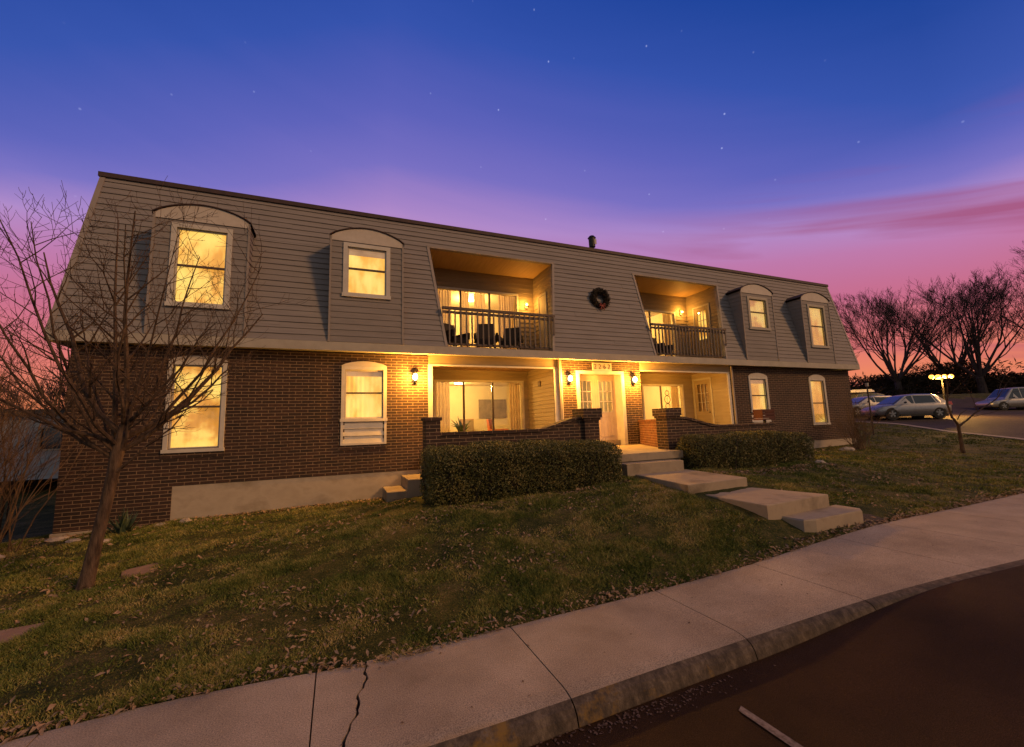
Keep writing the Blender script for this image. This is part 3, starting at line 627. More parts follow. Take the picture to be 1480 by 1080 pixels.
def sliding(x0, x1, z0, z1, Y, muls, curtains, casing=.07):
    d = MB(); c = casing
    d.box(x0, x0+c, Y-.03, Y+.10, z0, z1); d.box(x1-c, x1, Y-.03, Y+.10, z0, z1); d.box(x0+c, x1-c, Y-.03, Y+.10, z1-c, z1); d.box(x0+c, x1-c, Y-.03, Y+.10, z0, z0+.06)
    o = d.build('sliding_door', 'white', B)
    mm = MB()
    for mx in muls: mm.box(mx-.03, mx+.03, Y+.01, Y+.06, z0+.06, z1-c)
    mm.build('mullion', 'rail', o)
    e = [x0+c] + list(muls) + [x1-c]
    for a, b in zip(e[:-1], e[1:]):
        g = MB(); g.box(a+.032, b-.032, Y+.03, Y+.036, z0+.062, z1-c-.002); g.build('pane', 'glass', o)
    for a, b in curtains: sheet(a, b, Y+.22, z0+.03, z1-.03, max(2, int((b-a)*11))).build('curtain', 'curtain', o)
    return o
sliding(.42, 3.38, 2.955, 5.38, 1.90, (1.27, 2.30), [(.42, 1.0), (1.34, 1.62), (1.80, 2.22), (2.72, 3.36)])
room(-.1, 4.4, 2.0, 5.6, 2.95, 5.70, 95)
sliding(8.10, 10.66, 2.955, 5.30, 2.00, (9.33,), [(8.15, 8.8), (10.2, 10.62)])
room(7.4, 11.3, 2.12, 5.6, 2.95, 5.70, 80)

def hinged(axis_x, y0, y1, z0, z1, lite, solid_mat, litmat):
    """door set in a side wall facing -X"""
    fr = MB(); X = axis_x; c = .07
    fr.box(X-.035, X+.04, y0, y0+c, z0, z1); fr.box(X-.035, X+.04, y1-c, y1, z0, z1); fr.box(X-.035, X+.04, y0+c, y1-c, z1-c, z1); o = fr.build('door_frame', 'trim', B)
    le = MB(); P = lambda u, z, d: (X-.012+d, u, z)
    if lite:
        a, b, la, lb = y0+.21, y1-.21, z0+1.05, z1-.24
        wall_grid(le, P, y0+c, y1-c, z0, z1-c, .035, [(a, b, la, lb)])
        dd = le.build('door', solid_mat, o)
        mu = MB()
        for q in (1, 2): yy = a+(b-a)*q/3; mu.box(X-.016, X+.02, yy-.01, yy+.01, la, lb)
        for q in (1, 2): zz = la+(lb-la)*q/3; mu.box(X-.014, X+.018, a, b, zz-.01, zz+.01)
        mu.build('muntin', 'white', dd)
        g = MB(); g.box(X+.004, X+.008, a, b, la, lb); g.build('pane', 'glass', dd); g = MB(); g.box(X+.10, X+.105, y0, y1, z0, z1); g.build('curtain', litmat, dd)
    else:
        wall_grid(le, P, y0+c, y1-c, z0, z1-c, .035, []); dd = le.build('door', solid_mat, o)
    k = MB(); k.ball((X-.06, y0+c+.09, z0+1.0), .028); k.build('handle', 'dark', dd)
hinged(3.985, .85, 1.50, 2.955, 5.20, False, 'trim', None)
hinged(11.33, .80, 1.66, 2.955, 5.42, True, 'siding_tan', 'lit3')

# ground floor porches ----------------------------------------------------
pf = MB(); PP = [(-.43, 1.92), (-.43, -2.66), (9.62, -2.66), (11.1, 0), (11.1, 1.92)]; pf.prism([(x, y, -1.3) for x, y in PP], [(x, y, 0) for x, y in PP]); pf.box(3.42, 5.36, -3.30, -2.662, -.17, -.001); pf.box(3.45, 5.33, -3.25, -2.662, -1.0, -.17); pf.build('porch_floor', 'conc', B)
bm = MB(); bm.box(-.20, 3.93, -.02, .20, 2.452, 2.727); bm.box(6.95, 11.13, -.02, .20, 2.452, 2.727); bm.build('porch_beam', 'siding_tan', B)
pc = MB(); pc.box(-.20, 3.93, .20, 1.92, 2.60, 2.70); pc.box(6.95, 11.13, .20, 1.92, 2.60, 2.70); pc.build('porch_ceiling', 'wood_ceiling', B)
pw = MB()
laps(pw, lambda x, z, o: (x, 1.90-o, z), -.2, 3.64, 0, 2.6, .125, [(.33, 3.47, 0, 2.27)], .022)
laps(pw, lambda y, z, o: (3.64-o, y, z), .0, 1.9, 0, 2.6, .125, (), .022); laps(pw, lambda y, z, o: (-.20+o, y, z), .31, 1.9, 0, 2.6, .125, (), .014)
laps(pw, lambda x, z, o: (x, 1.70-o, z), 6.95, 10.97, 0, 2.6, .125, [(8.38, 10.47, 0, 2.18)], .022)
laps(pw, lambda y, z, o: (10.97-o, y, z), .0, 1.7, 0, 2.6, .125, [(.70, 1.64, 0, 2.38)], .022); laps(pw, lambda y, z, o: (6.95+o, y, z), .31, 1.7, 0, 2.6, .125, (), .014)
pw.build('porch_wall_siding', 'siding_tan', B)
tr = MB(); tr.box(-.215, -.095, -.03, .31, 0, 2.45); tr.box(3.64, 3.76, -.035, .10, 0, 2.45); tr.box(3.76, 3.93, -.025, .10, 0, 2.45); tr.box(10.97, 11.08, -.035, .1, 0, 2.45); tr.box(-.215, 3.76, -.035, -.022, 2.425, 2.475); tr.box(6.95, 11.08, -.035, -.022, 2.425, 2.475)
tr.build('post_trim', 'white', B)
ds = MB(); ds.box(3.80, 3.87, -.10, -.04, .0, 2.70); ds.box(11.14, 11.20, -.09, -.03, .0, 2.70); ds.build('downspout', 'trim_taupe', B)
sliding(.33, 3.47, .02, 2.27, 1.90, (1.33, 2.335), [(.36, .90), (3.02, 3.42)])
room(-.1, 4.6, 2.0, 5.3, 0, 2.42, 75, 1.65, 3.6)
sliding(8.38, 10.47, .02, 2.18, 1.70, (9.34,), [(10.05, 10.42)])
room(7.6, 10.9, 1.82, 5.0, 0, 2.42, 75, 9.0, 3.2)
hinged(10.97, .70, 1.64, .02, 2.38, True, 'siding_tan', 'room_floor')
for px_, py_ in ((1.9, .46), (8.9, .46)):  # ceiling lamps added out of sight behind the beam to brighten the porches
    a = MB(); a.cyl((px_, py_, 2.575), (0, 0, 1), .13, .15, .022, 16); a.build('porch_fill_fixture', 'fill_glow', B)
    ld = bpy.data.lights.new('porch_fill_lamp', 'POINT'); ld.energy = 62; ld.color = (1, .44, .05); ld.shadow_soft_size = .05; lo = bpy.data.objects.new('porch_fill_lamp', ld); COL.objects.link(lo); lo.location = (px_, py_, 2.52)
vt = MB(); vt.box(3.585, 3.635, .85, 1.0, 1.98, 2.16); vt.build('vent_hood', 'rail', B)

# entrance portal: reveal, two doors with nine lights
po = MB(); po.box(4.44, 4.55, -.035, .40, 0, 2.30); po.box(6.14, 6.26, -.035, .40, 0, 2.30); po.box(4.44, 6.26, -.035, .40, 2.302, 2.40); po.build('door_surround', 'white', B)
th = MB(); th.box(4.55, 6.14, .20, .42, 0, .165); th.build('threshold', 'conc', B)
for x0, x1 in ((4.552, 5.34), (5.346, 6.138)):
    a, b, la, lb = x0+.15, x1-.15, 1.10, 2.10; le = MB()
    wall_grid(le, lambda u, z, d: (u, .34+d, z), x0, x1, .167, 2.298, .045, [(a, b, la, lb)])
    dd = le.build('door', 'door', B); tri = MB()
    for q in (1, 2): xx = a+(b-a)*q/3; tri.box(xx-.017, xx+.017, .335, .385, la, lb)
    for q in (1, 2): zz = la+(lb-la)*q/3; tri.box(a, b, .337, .383, zz-.017, zz+.017)
    tri.box(a-.03, a, .325, .34, la-.03, lb+.03); tri.box(b, b+.03, .325, .34, la-.03, lb+.03); tri.box(a, b, .325, .34, lb, lb+.03); tri.box(a, b, .325, .34, la-.03, la)
    tri.build('muntin', 'white', dd)
    pn = MB(); pn.box(a-.02, a+.02, .328, .34, .30, .95); pn.box(b-.02, b+.02, .328, .34, .30, .95); pn.box(a+.02, b-.02, .328, .34, .93, .97); pn.box(a+.02, b-.02, .328, .34, .28, .32)
    for q in range(1, 4): xx = a+(b-a)*q/4; pn.box(xx-.008, xx+.008, .332, .34, .32, .93)
    pn.build('door_panel', 'door', dd)
    g = MB(); g.box(a, b, .358, .362, la, lb); g.build('pane', 'glass', dd)
hd = MB(); hd.box(5.365, 5.40, .30, .34, .98, 1.14); hd.tube([(5.382, .30, 1.10), (5.382, .27, 1.09), (5.382, .265, 1.0), (5.382, .30, .98)], .012, 6); hd.ball((5.382, .315, 1.19), .022); hd.build('door_handle', 'dark', B)
room(4.3, 6.5, .46, 3.0, 0, 2.5, 9)
# house number: four tiles in a light frame
nb = MB(); nb.box(5.06, 5.79, -.03, -.004, 2.405, 2.665); nb.build('number_plaque', 'tympanum', B)
def text_mesh(body, size, loc, mat, name, parent, rot=(PI/2, 0, 0), ext=.004):
    cu = bpy.data.curves.new(name, 'FONT'); cu.body = body; cu.size = size; cu.extrude = ext; cu.align_x = 'CENTER'; cu.align_y = 'CENTER'
    t = bpy.data.objects.new(name+'_curve', cu); COL.objects.link(t); bpy.context.view_layer.update()
    me = bpy.data.meshes.new_from_object(t.evaluated_get(bpy.context.evaluated_depsgraph_get())); bpy.data.objects.remove(t)
    me.name = name; me.materials.clear(); me.materials.append(M[mat]); o = bpy.data.objects.new(name, me); COL.objects.link(o)
    root = parent
    while root.parent: root = root.parent
    o.parent = parent; o.rotation_euler = rot; o.location = Vector(loc) - (Vector(root.location) if root.name not in LOCAL else Vector((0, 0, 0))); return o
for k, ch in enumerate('2262'): text_mesh(ch, .23, (5.155+k*.18, -.034, 2.535), 'rail', 'house_number_digit', B)

# wall lanterns beside the doors and on the corner
for k, (x, z) in enumerate(((-.583, 2.09), (4.163, 2.12), (6.623, 2.116))):
    a = MB(); a.box(x-.05, x+.05, -.025, -.002, z-.16, z+.04); a.tube([(x, -.02, z-.10), (x, -.10, z-.13), (x, -.13, z-.10)], .014, 6); a.cyl((x, -.13, z+.10), (0, 0, 1), .085, .02, .07, 8); a.cyl((x, -.13, z-.10), (0, 0, 1), .04, .05, .02, 8)
    for q in range(4): an = PI/4+q*PI/2; a.tube([(x+.05*math.cos(an), -.13+.05*math.sin(an), z-.08), (x+.07*math.cos(an), -.13+.07*math.sin(an), z+.10)], .005, 4)
    o = a.build('wall_lantern', 'dark', B)
    g = MB(); g.ball((x, -.13, z+.01), .066, 12, 8, (1, 1, 1.35)); g.build('lamp_glass', 'lampglow', o, smooth=True)
    ld = bpy.data.lights.new('lantern_light', 'POINT'); ld.energy = (430, 400, 430)[k]; ld.color = (1, .43, .055); ld.shadow_soft_size = .07
    lo = bpy.data.objects.new('lantern_light', ld); COL.objects.link(lo); lo.location = (x, -.26, z+.01)
# glowing balcony wall fixtures, light added to brighten the recesses
for x, y, z in ((3.66, 1.80, 4.98), (10.95, 1.90, 5.30)):
    a = MB(); a.box(x-.05, x+.05, y+.03, y+.08, z-.12, z+.10); o = a.build('fill_wall_fixture', 'trim_taupe', B); g = MB(); g.ball((x, y-.02, z), .05, 10, 7); g.build('lamp_glass', 'fill_glow', o)
    ld = bpy.data.lights.new('balcony_fill_lamp', 'POINT'); ld.energy = 34; ld.color = (1, .45, .07); ld.shadow_soft_size = .06; lo = bpy.data.objects.new('balcony_fill_lamp', ld); COL.objects.link(lo); lo.location = (x-.05, y-.12, z)
# roof vent lamp on a pipe
a = MB(); a.tube([(6.27, 1.5, 6.78), (6.27, 1.5, 7.78)], .035, 8); a.cyl((6.36, 1.5, 7.38), (0, 0, 1), .12, .13, .36, 12); a.cyl((6.36, 1.5, 7.74), (0, 0, 1), .16, .09, .08, 12); vv = a.build('roof_vent', 'dark', B)
a = MB(); a.box(6.38, 6.47, 1.36, 1.375, 7.46, 7.66); a.build('vent_plate', 'tympanum', vv)
# white drain pipe stub at the side steps
a = MB(); a.cyl((-.39, -.09, -.60), (0, 0, 1), .045, .045, .35, 12); a.cyl((-.39, -.09, -.27), (0, 0, 1), .06, .06, .04, 12); a.build('drain_pipe', 'white', B)

# wreath ------------------------------------------------------------------
wr = thing('wreath', 'dark round dried wreath with a red bow hung on the mansard siding', 'wreath', (5.58, ym(4.86)-.08, 4.86))
V = []; nW = 2600
th_ = rng.uniform(0, 2*PI, nW); ph = rng.uniform(0, 2*PI, nW); rr_ = rng.uniform(.04, .125, nW); R0 = .27
cx = (R0+rr_*np.cos(ph))*np.cos(th_); cz = (R0+rr_*np.cos(ph))*np.sin(th_); cy = rr_*np.sin(ph)*.7
C0 = np.stack([cx, cy, cz], 1); A = rng.normal(size=(nW, 3)); A /= np.linalg.norm(A, axis=1)[:, None]; Bv = np.cross(A, rng.normal(size=(nW, 3))); Bv /= np.linalg.norm(Bv, axis=1)[:, None]
Vt = np.stack([C0-A*.035, C0+Bv*.012, C0+A*.035, C0-Bv*.012], 1).reshape(-1, 3); npmesh('wreath_foliage', Vt, np.arange(nW*4).reshape(-1, 4), 'wreath', wr)
LOCAL.add(wr.name)
a = MB(); a.tube([(R0*math.cos(t), 0, R0*math.sin(t)) for t in np.linspace(0, 2*PI, 25)], .07, 8, caps=False); a.build('wreath_core', 'brush', wr)
a = MB()
for s in (-1, 1): a.tube([(0, -.11, -.25), (s*.08, -.13, -.20), (s*.10, -.12, -.28), (0, -.11, -.26)], [.01, .025, .025, .01], 6); a.tube([(0, -.11, -.26), (s*.05, -.12, -.34), (s*.07, -.11, -.40)], [.012, .02, .015], 5)
a.build('bow', 'berry', wr)

# ------------------------------------------------------------------ low brick porch walls
def swoop(t): return t*t*(3-2*t)
def porch_wall(name, label, loc, parts):
    o = thing(name, label, 'wall', loc, group='low brick walls round the entrance porches')
    for nm, mb, mt_ in parts: mb.build(nm, mt_, o)
    return o
w1 = MB(); rings = []; c1 = MB(); cr = []
for x in np.linspace(-.50, 2.96, 24):
    z = .575 + .26*swoop(max(0, min(1, (x-1.7)/1.26))); rings.append([(x, -2.66, -.7), (x, -2.66, z), (x, -2.42, z), (x, -2.42, -.7)]); cr.append([(x, -2.69, z), (x, -2.69, z+.06), (x, -2.39, z+.06), (x, -2.39, z)])
w1.loft(rings); c1.loft(cr)
p1 = MB(); p1.box(-.80, -.50, -2.72, -2.36, -1.1, .88); p1.box(-.83, -.47, -2.75, -2.33, .88, .95)
p2 = MB(); p2.box(2.96, 3.36, -2.74, -2.34, -.7, .80); p2.box(2.93, 3.39, -2.77, -2.31, .80, .86); p2.box(2.90, 3.42, -2.80, -2.28, .86, 1.08)
porch_wall('porch_wall', 'low dark brick wall with a swooping top behind the longer left hedge', (1.2, -2.54, -.6), [('brickwork', w1, 'brick'), ('coping', c1, 'brick'), ('pillar', p1, 'brick'), ('pillar', p2, 'brick')])
w2 = MB(); rings = []; c2 = MB(); cr = []
for x in np.linspace(5.84, 9.62, 26):
    z = .52 + .26*swoop(max(0, min(1, (7.4-x)/1.5))); rings.append([(x, -2.66, -.6), (x, -2.66, z), (x, -2.42, z), (x, -2.42, -.6)]); cr.append([(x, -2.69, z), (x, -2.69, z+.06), (x, -2.39, z+.06), (x, -2.39, z)])
w2.loft(rings); c2.loft(cr)
rt = MB(); rt.box(5.60, 5.84, -2.34, 0-.005, 0.004, .72); p3 = MB(); p3.box(5.44, 5.84, -2.74, -2.342, -.7, .80); p3.box(5.41, 5.87, -2.77, -2.31, .80, .86); p3.box(5.38, 5.90, -2.80, -2.28, .86, 1.06)
rt = MB(); 
rt.loft([[(6.76+(5.62-6.76)*t, -.005+(-2.34)*t, 0.004), (6.76+(5.62-6.76)*t, -.005-2.34*t, .73), (6.98+(5.84-6.98)*t, -.005-2.34*t, .73), (6.98+(5.84-6.98)*t, -.005-2.34*t, 0.004)] for t in (0, 1)])
rc_ = MB(); rc_.loft([[(6.73+(5.59-6.73)*t, -.005+(-2.33)*t, .73), (6.73+(5.59-6.73)*t, -.005-2.33*t, .79), (7.01+(5.87-7.01)*t, -.005-2.33*t, .79), (7.01+(5.87-7.01)*t, -.005-2.33*t, .73)] for t in (0, 1)])
porch_wall('porch_wall', 'low brick wall returning to the entrance, its end face lit orange beside the top step', (7.2, -2.54, -.6), [('brickwork', w2, 'brick'), ('coping', c2, 'brick'), ('return_wall', rt, 'brick_red_lit'), ('return_coping', rc_, 'brick_red_lit'), ('pillar', p3, 'brick')])

# ------------------------------------------------------------------ steps and walkway (setting)
def slab(mb, pts, z0, z1, bev=.012):
    c = np.mean(np.array(pts), 0); ins = [tuple(np.array(p)+(c-np.array(p))*bev/max(.3, np.linalg.norm(c-np.array(p)))) for p in pts]
    mb.loft([[(p[0], p[1], z0) for p in pts], [(p[0], p[1], z1-bev) for p in pts], [(p[0], p[1], z1) for p in ins]])
pa = MB()
slab(pa, [(3.40, -3.30), (3.40, -3.66), (4.98, -3.68), (4.98, -3.30)], -.9, -.19)
slab(pa, [(3.62, -3.58), (3.32, -5.46), (4.95, -5.33), (5.16, -3.56)], -1.0, -.42)
slab(pa, [(3.60, -5.44), (3.59, -6.74), (5.28, -6.60), (4.93, -5.32)], -1.2, -.60)
slab(pa, [(3.92, -6.68), (3.96, -7.02), (4.15, -7.08), (5.38, -7.03), (5.52, -6.93), (5.52, -6.56)], -1.3, -.80, .02)
struct(pa.build('path', 'conc'))
pt = MB(); pt.loft([[(x, ya, float(H0(x, ya))+.012+dz), (x, yb_, float(zsw(x))-.012+dz)] for dz in (0,) for x, ya, yb_ in ((4.05, -7.0, -7.19), (4.6, -6.98, -7.18), (5.4, -6.85, -7.09), (5.75, -6.75, -7.07), (6.0, -6.8, -7.06))], close=False, caps=False); struct(pt.build('path_apron', 'lot'))
st = thing('side_steps', 'pair of concrete steps climbing to the porch beside the brick wall', 'steps', (-.9, -.6, -.9))
a = MB(); slab(a, [(-1.39, -.02), (-1.39, -1.12), (-.93, -1.12), (-.93, -.02)], -1.3, -.70); slab(a, [(-.93, -.02), (-.93, -1.15), (-.44, -1.15), (-.44, -.02)], -1.3, -.445); a.build('step', 'conc', st)

# ------------------------------------------------------------------ plants
def leafcloud(C0, la, wa, flat=0):
    n = len(C0); A = rng.normal(size=(n, 3)); A /= np.linalg.norm(A, axis=1)[:, None]; Bv = np.cross(A, rng.normal(size=(n, 3))); Bv /= np.linalg.norm(Bv, axis=1)[:, None]
    la = la*rng.uniform(.6, 1.4, (n, 1)); return np.stack([C0-A*la, C0+Bv*wa, C0+A*la, C0-Bv*wa], 1).reshape(-1, 3), np.arange(n*4).reshape(-1, 4)
def hedge(label, x0, x1, y0, y1, z0f, top, n, seed):
    r_ = np.random.default_rng(seed); cx, cy = (x0+x1)/2, (y0+y1)/2
    h = thing('hedge', label, 'hedge', (cx, cy, float(H0(cx, cy))), group='clipped hedges before the porch walls')
    # points in a shell of a rounded box with a lumpy skin
    uu = r_.uniform(0, 1, (n*3, 3)); P = np.stack([x0+(x1-x0)*uu[:, 0], y0+(y1-y0)*uu[:, 1], uu[:, 2]], 1)
    zt = top(P[:, 0], P[:, 1]); zb = z0f; P[:, 2] = zb + (zt-zb)*P[:, 2]
    lump = .05*np.sin(P[:, 0]*5.1+seed)+.04*np.sin(P[:, 0]*11.3+P[:, 2]*7)+.03*np.sin(P[:, 1]*9+P[:, 2]*13)
    ex = np.minimum(P[:, 0]-x0, x1-P[:, 0]); ey = np.minimum(P[:, 1]-y0, y1-P[:, 1]); ez = zt-P[:, 2]
    R = .28; q = lambda e: np.clip((R-e)/R, 0, 1)
    corner = np.sqrt(q(ex)**2+q(ey)**2+q(ez)**2)
    low = np.clip((zb+.22-P[:, 2])/.22, 0, 1)
    sk = corner + lump*1.6 + low*.25
    keep = (sk < 1.02) & (sk > .35) & (r_.uniform(0, 1, len(P)) < .25+.75*np.clip((sk-.35)/.4, 0, 1)); P = P[keep][:n]
    V, F = leafcloud(P, .022, .009); npmesh('foliage', V, F, 'hedge', h, tuple(h.location))
    nn = 260; xs_ = r_.uniform(x0+.1, x1-.1, nn); ys_ = r_.uniform(y0+.08, y1-.08, nn); tw = MB()
    for x, y in zip(xs_, ys_):
        zt_ = float(top(np.array(x), np.array(y))); b0 = (x, y, zb-.1); tw.tube([b0, (x+r_.normal(0, .08), y+r_.normal(0, .08), (zb+zt_)/2), (x+r_.normal(0, .12), y+r_.normal(0, .12), zt_+r_.uniform(-.05, .05))], [.009, .006, .002], 3, caps=False)
    tw.build('twigs', 'twig', h)
    co = MB(); g = []  # solid dark core added unseen to block light inside the hedge
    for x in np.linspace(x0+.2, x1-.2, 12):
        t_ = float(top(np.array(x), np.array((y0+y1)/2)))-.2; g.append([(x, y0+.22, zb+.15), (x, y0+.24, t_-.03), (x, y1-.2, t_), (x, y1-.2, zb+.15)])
    co.loft(g); co.build('dark_core', 'brush', h)
t1 = lambda x, y: .33 + .10*np.clip((y+3.95)/1.0, 0, 1) + .02*np.sin(x*2.1) - .10*np.clip((x-2.2)/1.4, 0, 1)
t2 = lambda x, y: .36 + .06*np.clip((y+3.5)/.8, 0, 1) + .025*np.sin(x*1.7) - .06*np.clip((x-8)/1.2, 0, 1)
hedge('longer clipped hedge in front of the left porch, its top lit yellow', -.98, 3.18, -3.98, -2.82, -.62, t1, 52000, 3)
hedge('shorter rounded hedge right of the entrance steps with pale stones at its end', 5.42, 9.75, -3.75, -2.84, -.50, t2, 40000, 5)

def tree_tubes(mb, p, d, length, rad, lvl, maxl, R, up=.15, kids=(3, 5), spread=(28, 60), wob=.18, shrink=(.55, .78), minr=.003, cap=[0], seg=4, sides=(7, 5, 4, 3)):
    p = Vector(p); d = Vector(d).normalized(); pts = [p.copy()]; rads = [rad]; n = seg if lvl else seg+2
    dirs = []
    for k in range(n):
        d = (d + Vector((R.normal(0, wob), R.normal(0, wob), R.normal(0, wob)*.8+up*.5))).normalized(); p = p + d*(length/n); pts.append(p.copy()); dirs.append(d.copy())
        rads.append(max(minr*.7, rad*(1-.72*(k+1)/n)))
    mb.tube([tuple(q) for q in pts], rads, sides[min(lvl, len(sides)-1)], caps=False); cap[0] += 1
    if lvl >= maxl: return
    nk = int(R.integers(kids[0], kids[1]+1))
    for q in range(nk):
        t = .28 + .70*(q+R.uniform(0, 1))/nk; k = min(n-1, int(t*n)); fr = t*n-k; base = pts[k].lerp(pts[k+1], min(1, fr)); r0 = rads[k]*(1-fr)+rads[k+1]*fr
        ax = dirs[k].orthogonal().normalized(); ax.rotate(Matrix.Rotation(R.uniform(0, 2*PI), 3, dirs[k])); nd = dirs[k].copy(); nd.rotate(Matrix.Rotation(math.radians(R.uniform(*spread)), 3, ax))
        tree_tubes(mb, base, nd, length*R.uniform(*shrink)*(1.05-.35*t), max(minr, r0*.66), lvl+1, maxl, R, up, kids, spread, wob, shrink, minr, cap, seg, sides)

# the leaning bare tree in the lawn
R1 = np.random.default_rng(11)
T = thing('bare_tree', 'leaning bare tree with fine twigs on the lawn by the brick corner', 'tree', (-5.385, -4.1, -1.16))
tk = MB(); tp = [(-5.41, -4.1, -1.35), (-5.385, -4.1, -1.16), (-5.36, -4.1, -1.0), (-5.31, -4.1, -.6), (-5.25, -4.09, -.15), (-5.20, -4.1, .25), (-5.17, -4.1, .55), (-5.13, -4.1, .90)]
tk.tube(tp, [.125, .092, .078, .068, .064, .064, .072, .045], 14)
limbs = MB()
targets = [(-6.65,-4.5,2.7),(-6.35,-3.5,3.3),(-5.95,-4.6,3.4),(-5.55,-3.6,3.75),(-5.08,-4.3,3.95),(-4.65,-3.5,3.6),(-4.4,-4.5,3.3),(-3.8,-4.0,3.4),(-3.55,-3.5,2.7),(-4.0,-4.9,2.2),(-6.95,-3.9,2.3),(-6.7,-5.0,1.7),(-3.75,-4.4,1.75),(-5.9,-5.3,3.1),(-5.0,-5.2,3.3),(-6.2,-3.0,2.6),(-4.6,-2.9,2.4)]
for k, tgt in enumerate(targets):
    h0 = .35 + .55*R1.uniform(); s = Vector((-5.19+.1*(h0-.3), -4.1, h0)); e = Vector(tgt); L_ = (e-s).length; pts = [s]; n = 7
    horiz = Vector((e.x-s.x, e.y-s.y, 0)); wob = Vector((0, 0, 0)); lowl = e.z < 2.0
    for q in range(1, n+1):
        t = q/n; a = t**(.80 if not lowl else .9); c = t**(1.12)
        wob += Vector((R1.normal(0, .035), R1.normal(0, .035), R1.normal(0, .02)))
        pts.append(Vector((s.x+horiz.x*a, s.y+horiz.y*a, s.z+(e.z-s.z)*c)) + wob)
    r0 = .042 if k in (3, 4, 1, 8) else R1.uniform(.024, .034); rads = [r0*(1-.80*q/n) for q in range(n+1)]
    limbs.tube([tuple(q) for q in pts], rads, 6, caps=False)
    for q in range(1, n):
        for rep in range(2):
            t = R1.uniform(0, 1); b = pts[q].lerp(pts[q+1], t); dd = (pts[q+1]-pts[q]).normalized(); ax = dd.orthogonal().normalized(); ax.rotate(Matrix.Rotation(R1.uniform(0, 2*PI), 3, dd)); nd = dd.copy(); nd.rotate(Matrix.Rotation(math.radians(R1.uniform(30, 65)), 3, ax))
            tree_tubes(limbs, b, nd, min(.95, L_*R1.uniform(.16, .34)), max(.006, rads[q]*.55), 1, 3, R1, up=.18, kids=(2, 4), spread=(25, 60), wob=.14, shrink=(.45, .75), minr=.0030, seg=4, sides=(6, 4, 3, 3))
tree_tubes(limbs, (-5.19, -4.12, .25), (.85, -.1, .55), 1.15, .022, 1, 3, R1, up=.2, kids=(2, 3), minr=.0022, sides=(6, 5, 3, 3))
tk.build('trunk', 'bark', T, smooth=True); limbs.build('crown', 'bark', T)

# yucca
Y = thing('yucca', 'spiky green yucca plant growing behind the leaning trunk', 'plant', (-6.25, -.62, -1.17)); a = MB()
for k in range(46):
    an = R1.uniform(0, 2*PI); el = math.radians(R1.uniform(22, 82)); L_ = R1.uniform(.38, .62); w = .026; d = Vector((math.cos(an)*math.cos(el), math.sin(an)*math.cos(el), math.sin(el))); s = Vector((-math.sin(an), math.cos(an), 0)); b = Vector((-6.25+R1.normal(0, .04), -.62+R1.normal(0, .04), -1.17)); mdl = b+d*L_*.5; tip = b+d*L_+Vector((0, 0, -.06*math.cos(el)))
    i = len(a.v); a.v += [tuple(b-s*w), tuple(b+s*w), tuple(mdl+s*w*.9), tuple(mdl-s*w*.9), tuple(tip)]; a.f += [(i, i+1, i+2, i+3), (i+3, i+2, i+4)]
a.build('leaves', 'yucca', Y)

def shrub(name, label, base, n, hmin, hmax, lean, R, mat='stem', rad=.012, group=None, kids=(2, 4), maxl=2, arch=0., sprd=.25, dirx=0):
    o = thing(name, label, 'shrub', base, group=group); m = MB()
    for k in range(n):
        an = R.uniform(0, 2*PI); ln = R.uniform(0, lean); d = Vector((math.cos(an)*ln+dirx, math.sin(an)*ln, 1)); b = Vector(base)+Vector((R.normal(0, sprd), R.normal(0, sprd*.7), -.05))
        tree_tubes(m, b, d, R.uniform(hmin, hmax), rad*R.uniform(.7, 1.2), 1, maxl+1, R, up=.05-arch, kids=kids, spread=(12, 45), wob=.10, shrink=(.4, .7), minr=.002, seg=5, sides=(5, 4, 3, 3))
    m.build('stems', mat, o); return o
shrub('bare_shrub', 'tall bare shrub of arching tan stems at the far left edge', (-8.25, -1.3, -1.17), 110, 1.4, 3.3, .6, np.random.default_rng(5), kids=(3, 6), sprd=.36, rad=.011, arch=.02)
shrub('bare_shrub', 'tangled dark bare shrub behind the tan one, reaching above the window line', (-10.0, 1.3, -1.3), 60, 2.4, 4.3, .6, np.random.default_rng(6), mat='twig', kids=(4, 7), sprd=.6, rad=.014)
shrub('bare_bush', 'reddish brown leafless bush at the right brick corner', (16.4, -1.1, -.56), 46, .9, 2.0, .75, np.random.default_rng(8), mat='stem', kids=(3, 6), sprd=.16, rad=.011)
# young forked tree on the right lawn
SZ = float(H0(18.91, -3.12)); sp = thing('sapling', 'young forked leafless tree alone on the right lawn', 'tree', (18.91, -3.12, SZ)); a = MB(); R2 = np.random.default_rng(4)
a.tube([(18.91, -3.12, SZ-.1), (18.86, -3.13, SZ+.5), (18.75, -3.17, SZ+1.05)], [.075, .055, .05], 8)
a.tube([(18.75, -3.17, SZ+1.05), (18.5, -3.13, SZ+1.35), (18.40, -3.1, SZ+1.8), (18.35, -3.19, SZ+2.4), (18.40, -3.2, SZ+2.9)], [.045, .035, .028, .018, .008], 6); a.build('trunk', 'bark', sp); b = MB()
b.tube([(18.77, -3.17, SZ+1.0), (19.05, -3.3, SZ+1.2), (19.3, -3.45, SZ+1.45), (20.0, -3.84, SZ+1.95), (20.5, -4.0, SZ+2.5)], [.04, .03, .025, .016, .006], 6)
b.tube([(18.75, -3.17, SZ+1.25), (18.95, -3.2, SZ+1.45), (19.2, -3.3, SZ+1.6)], [.02, .015, .008], 5)
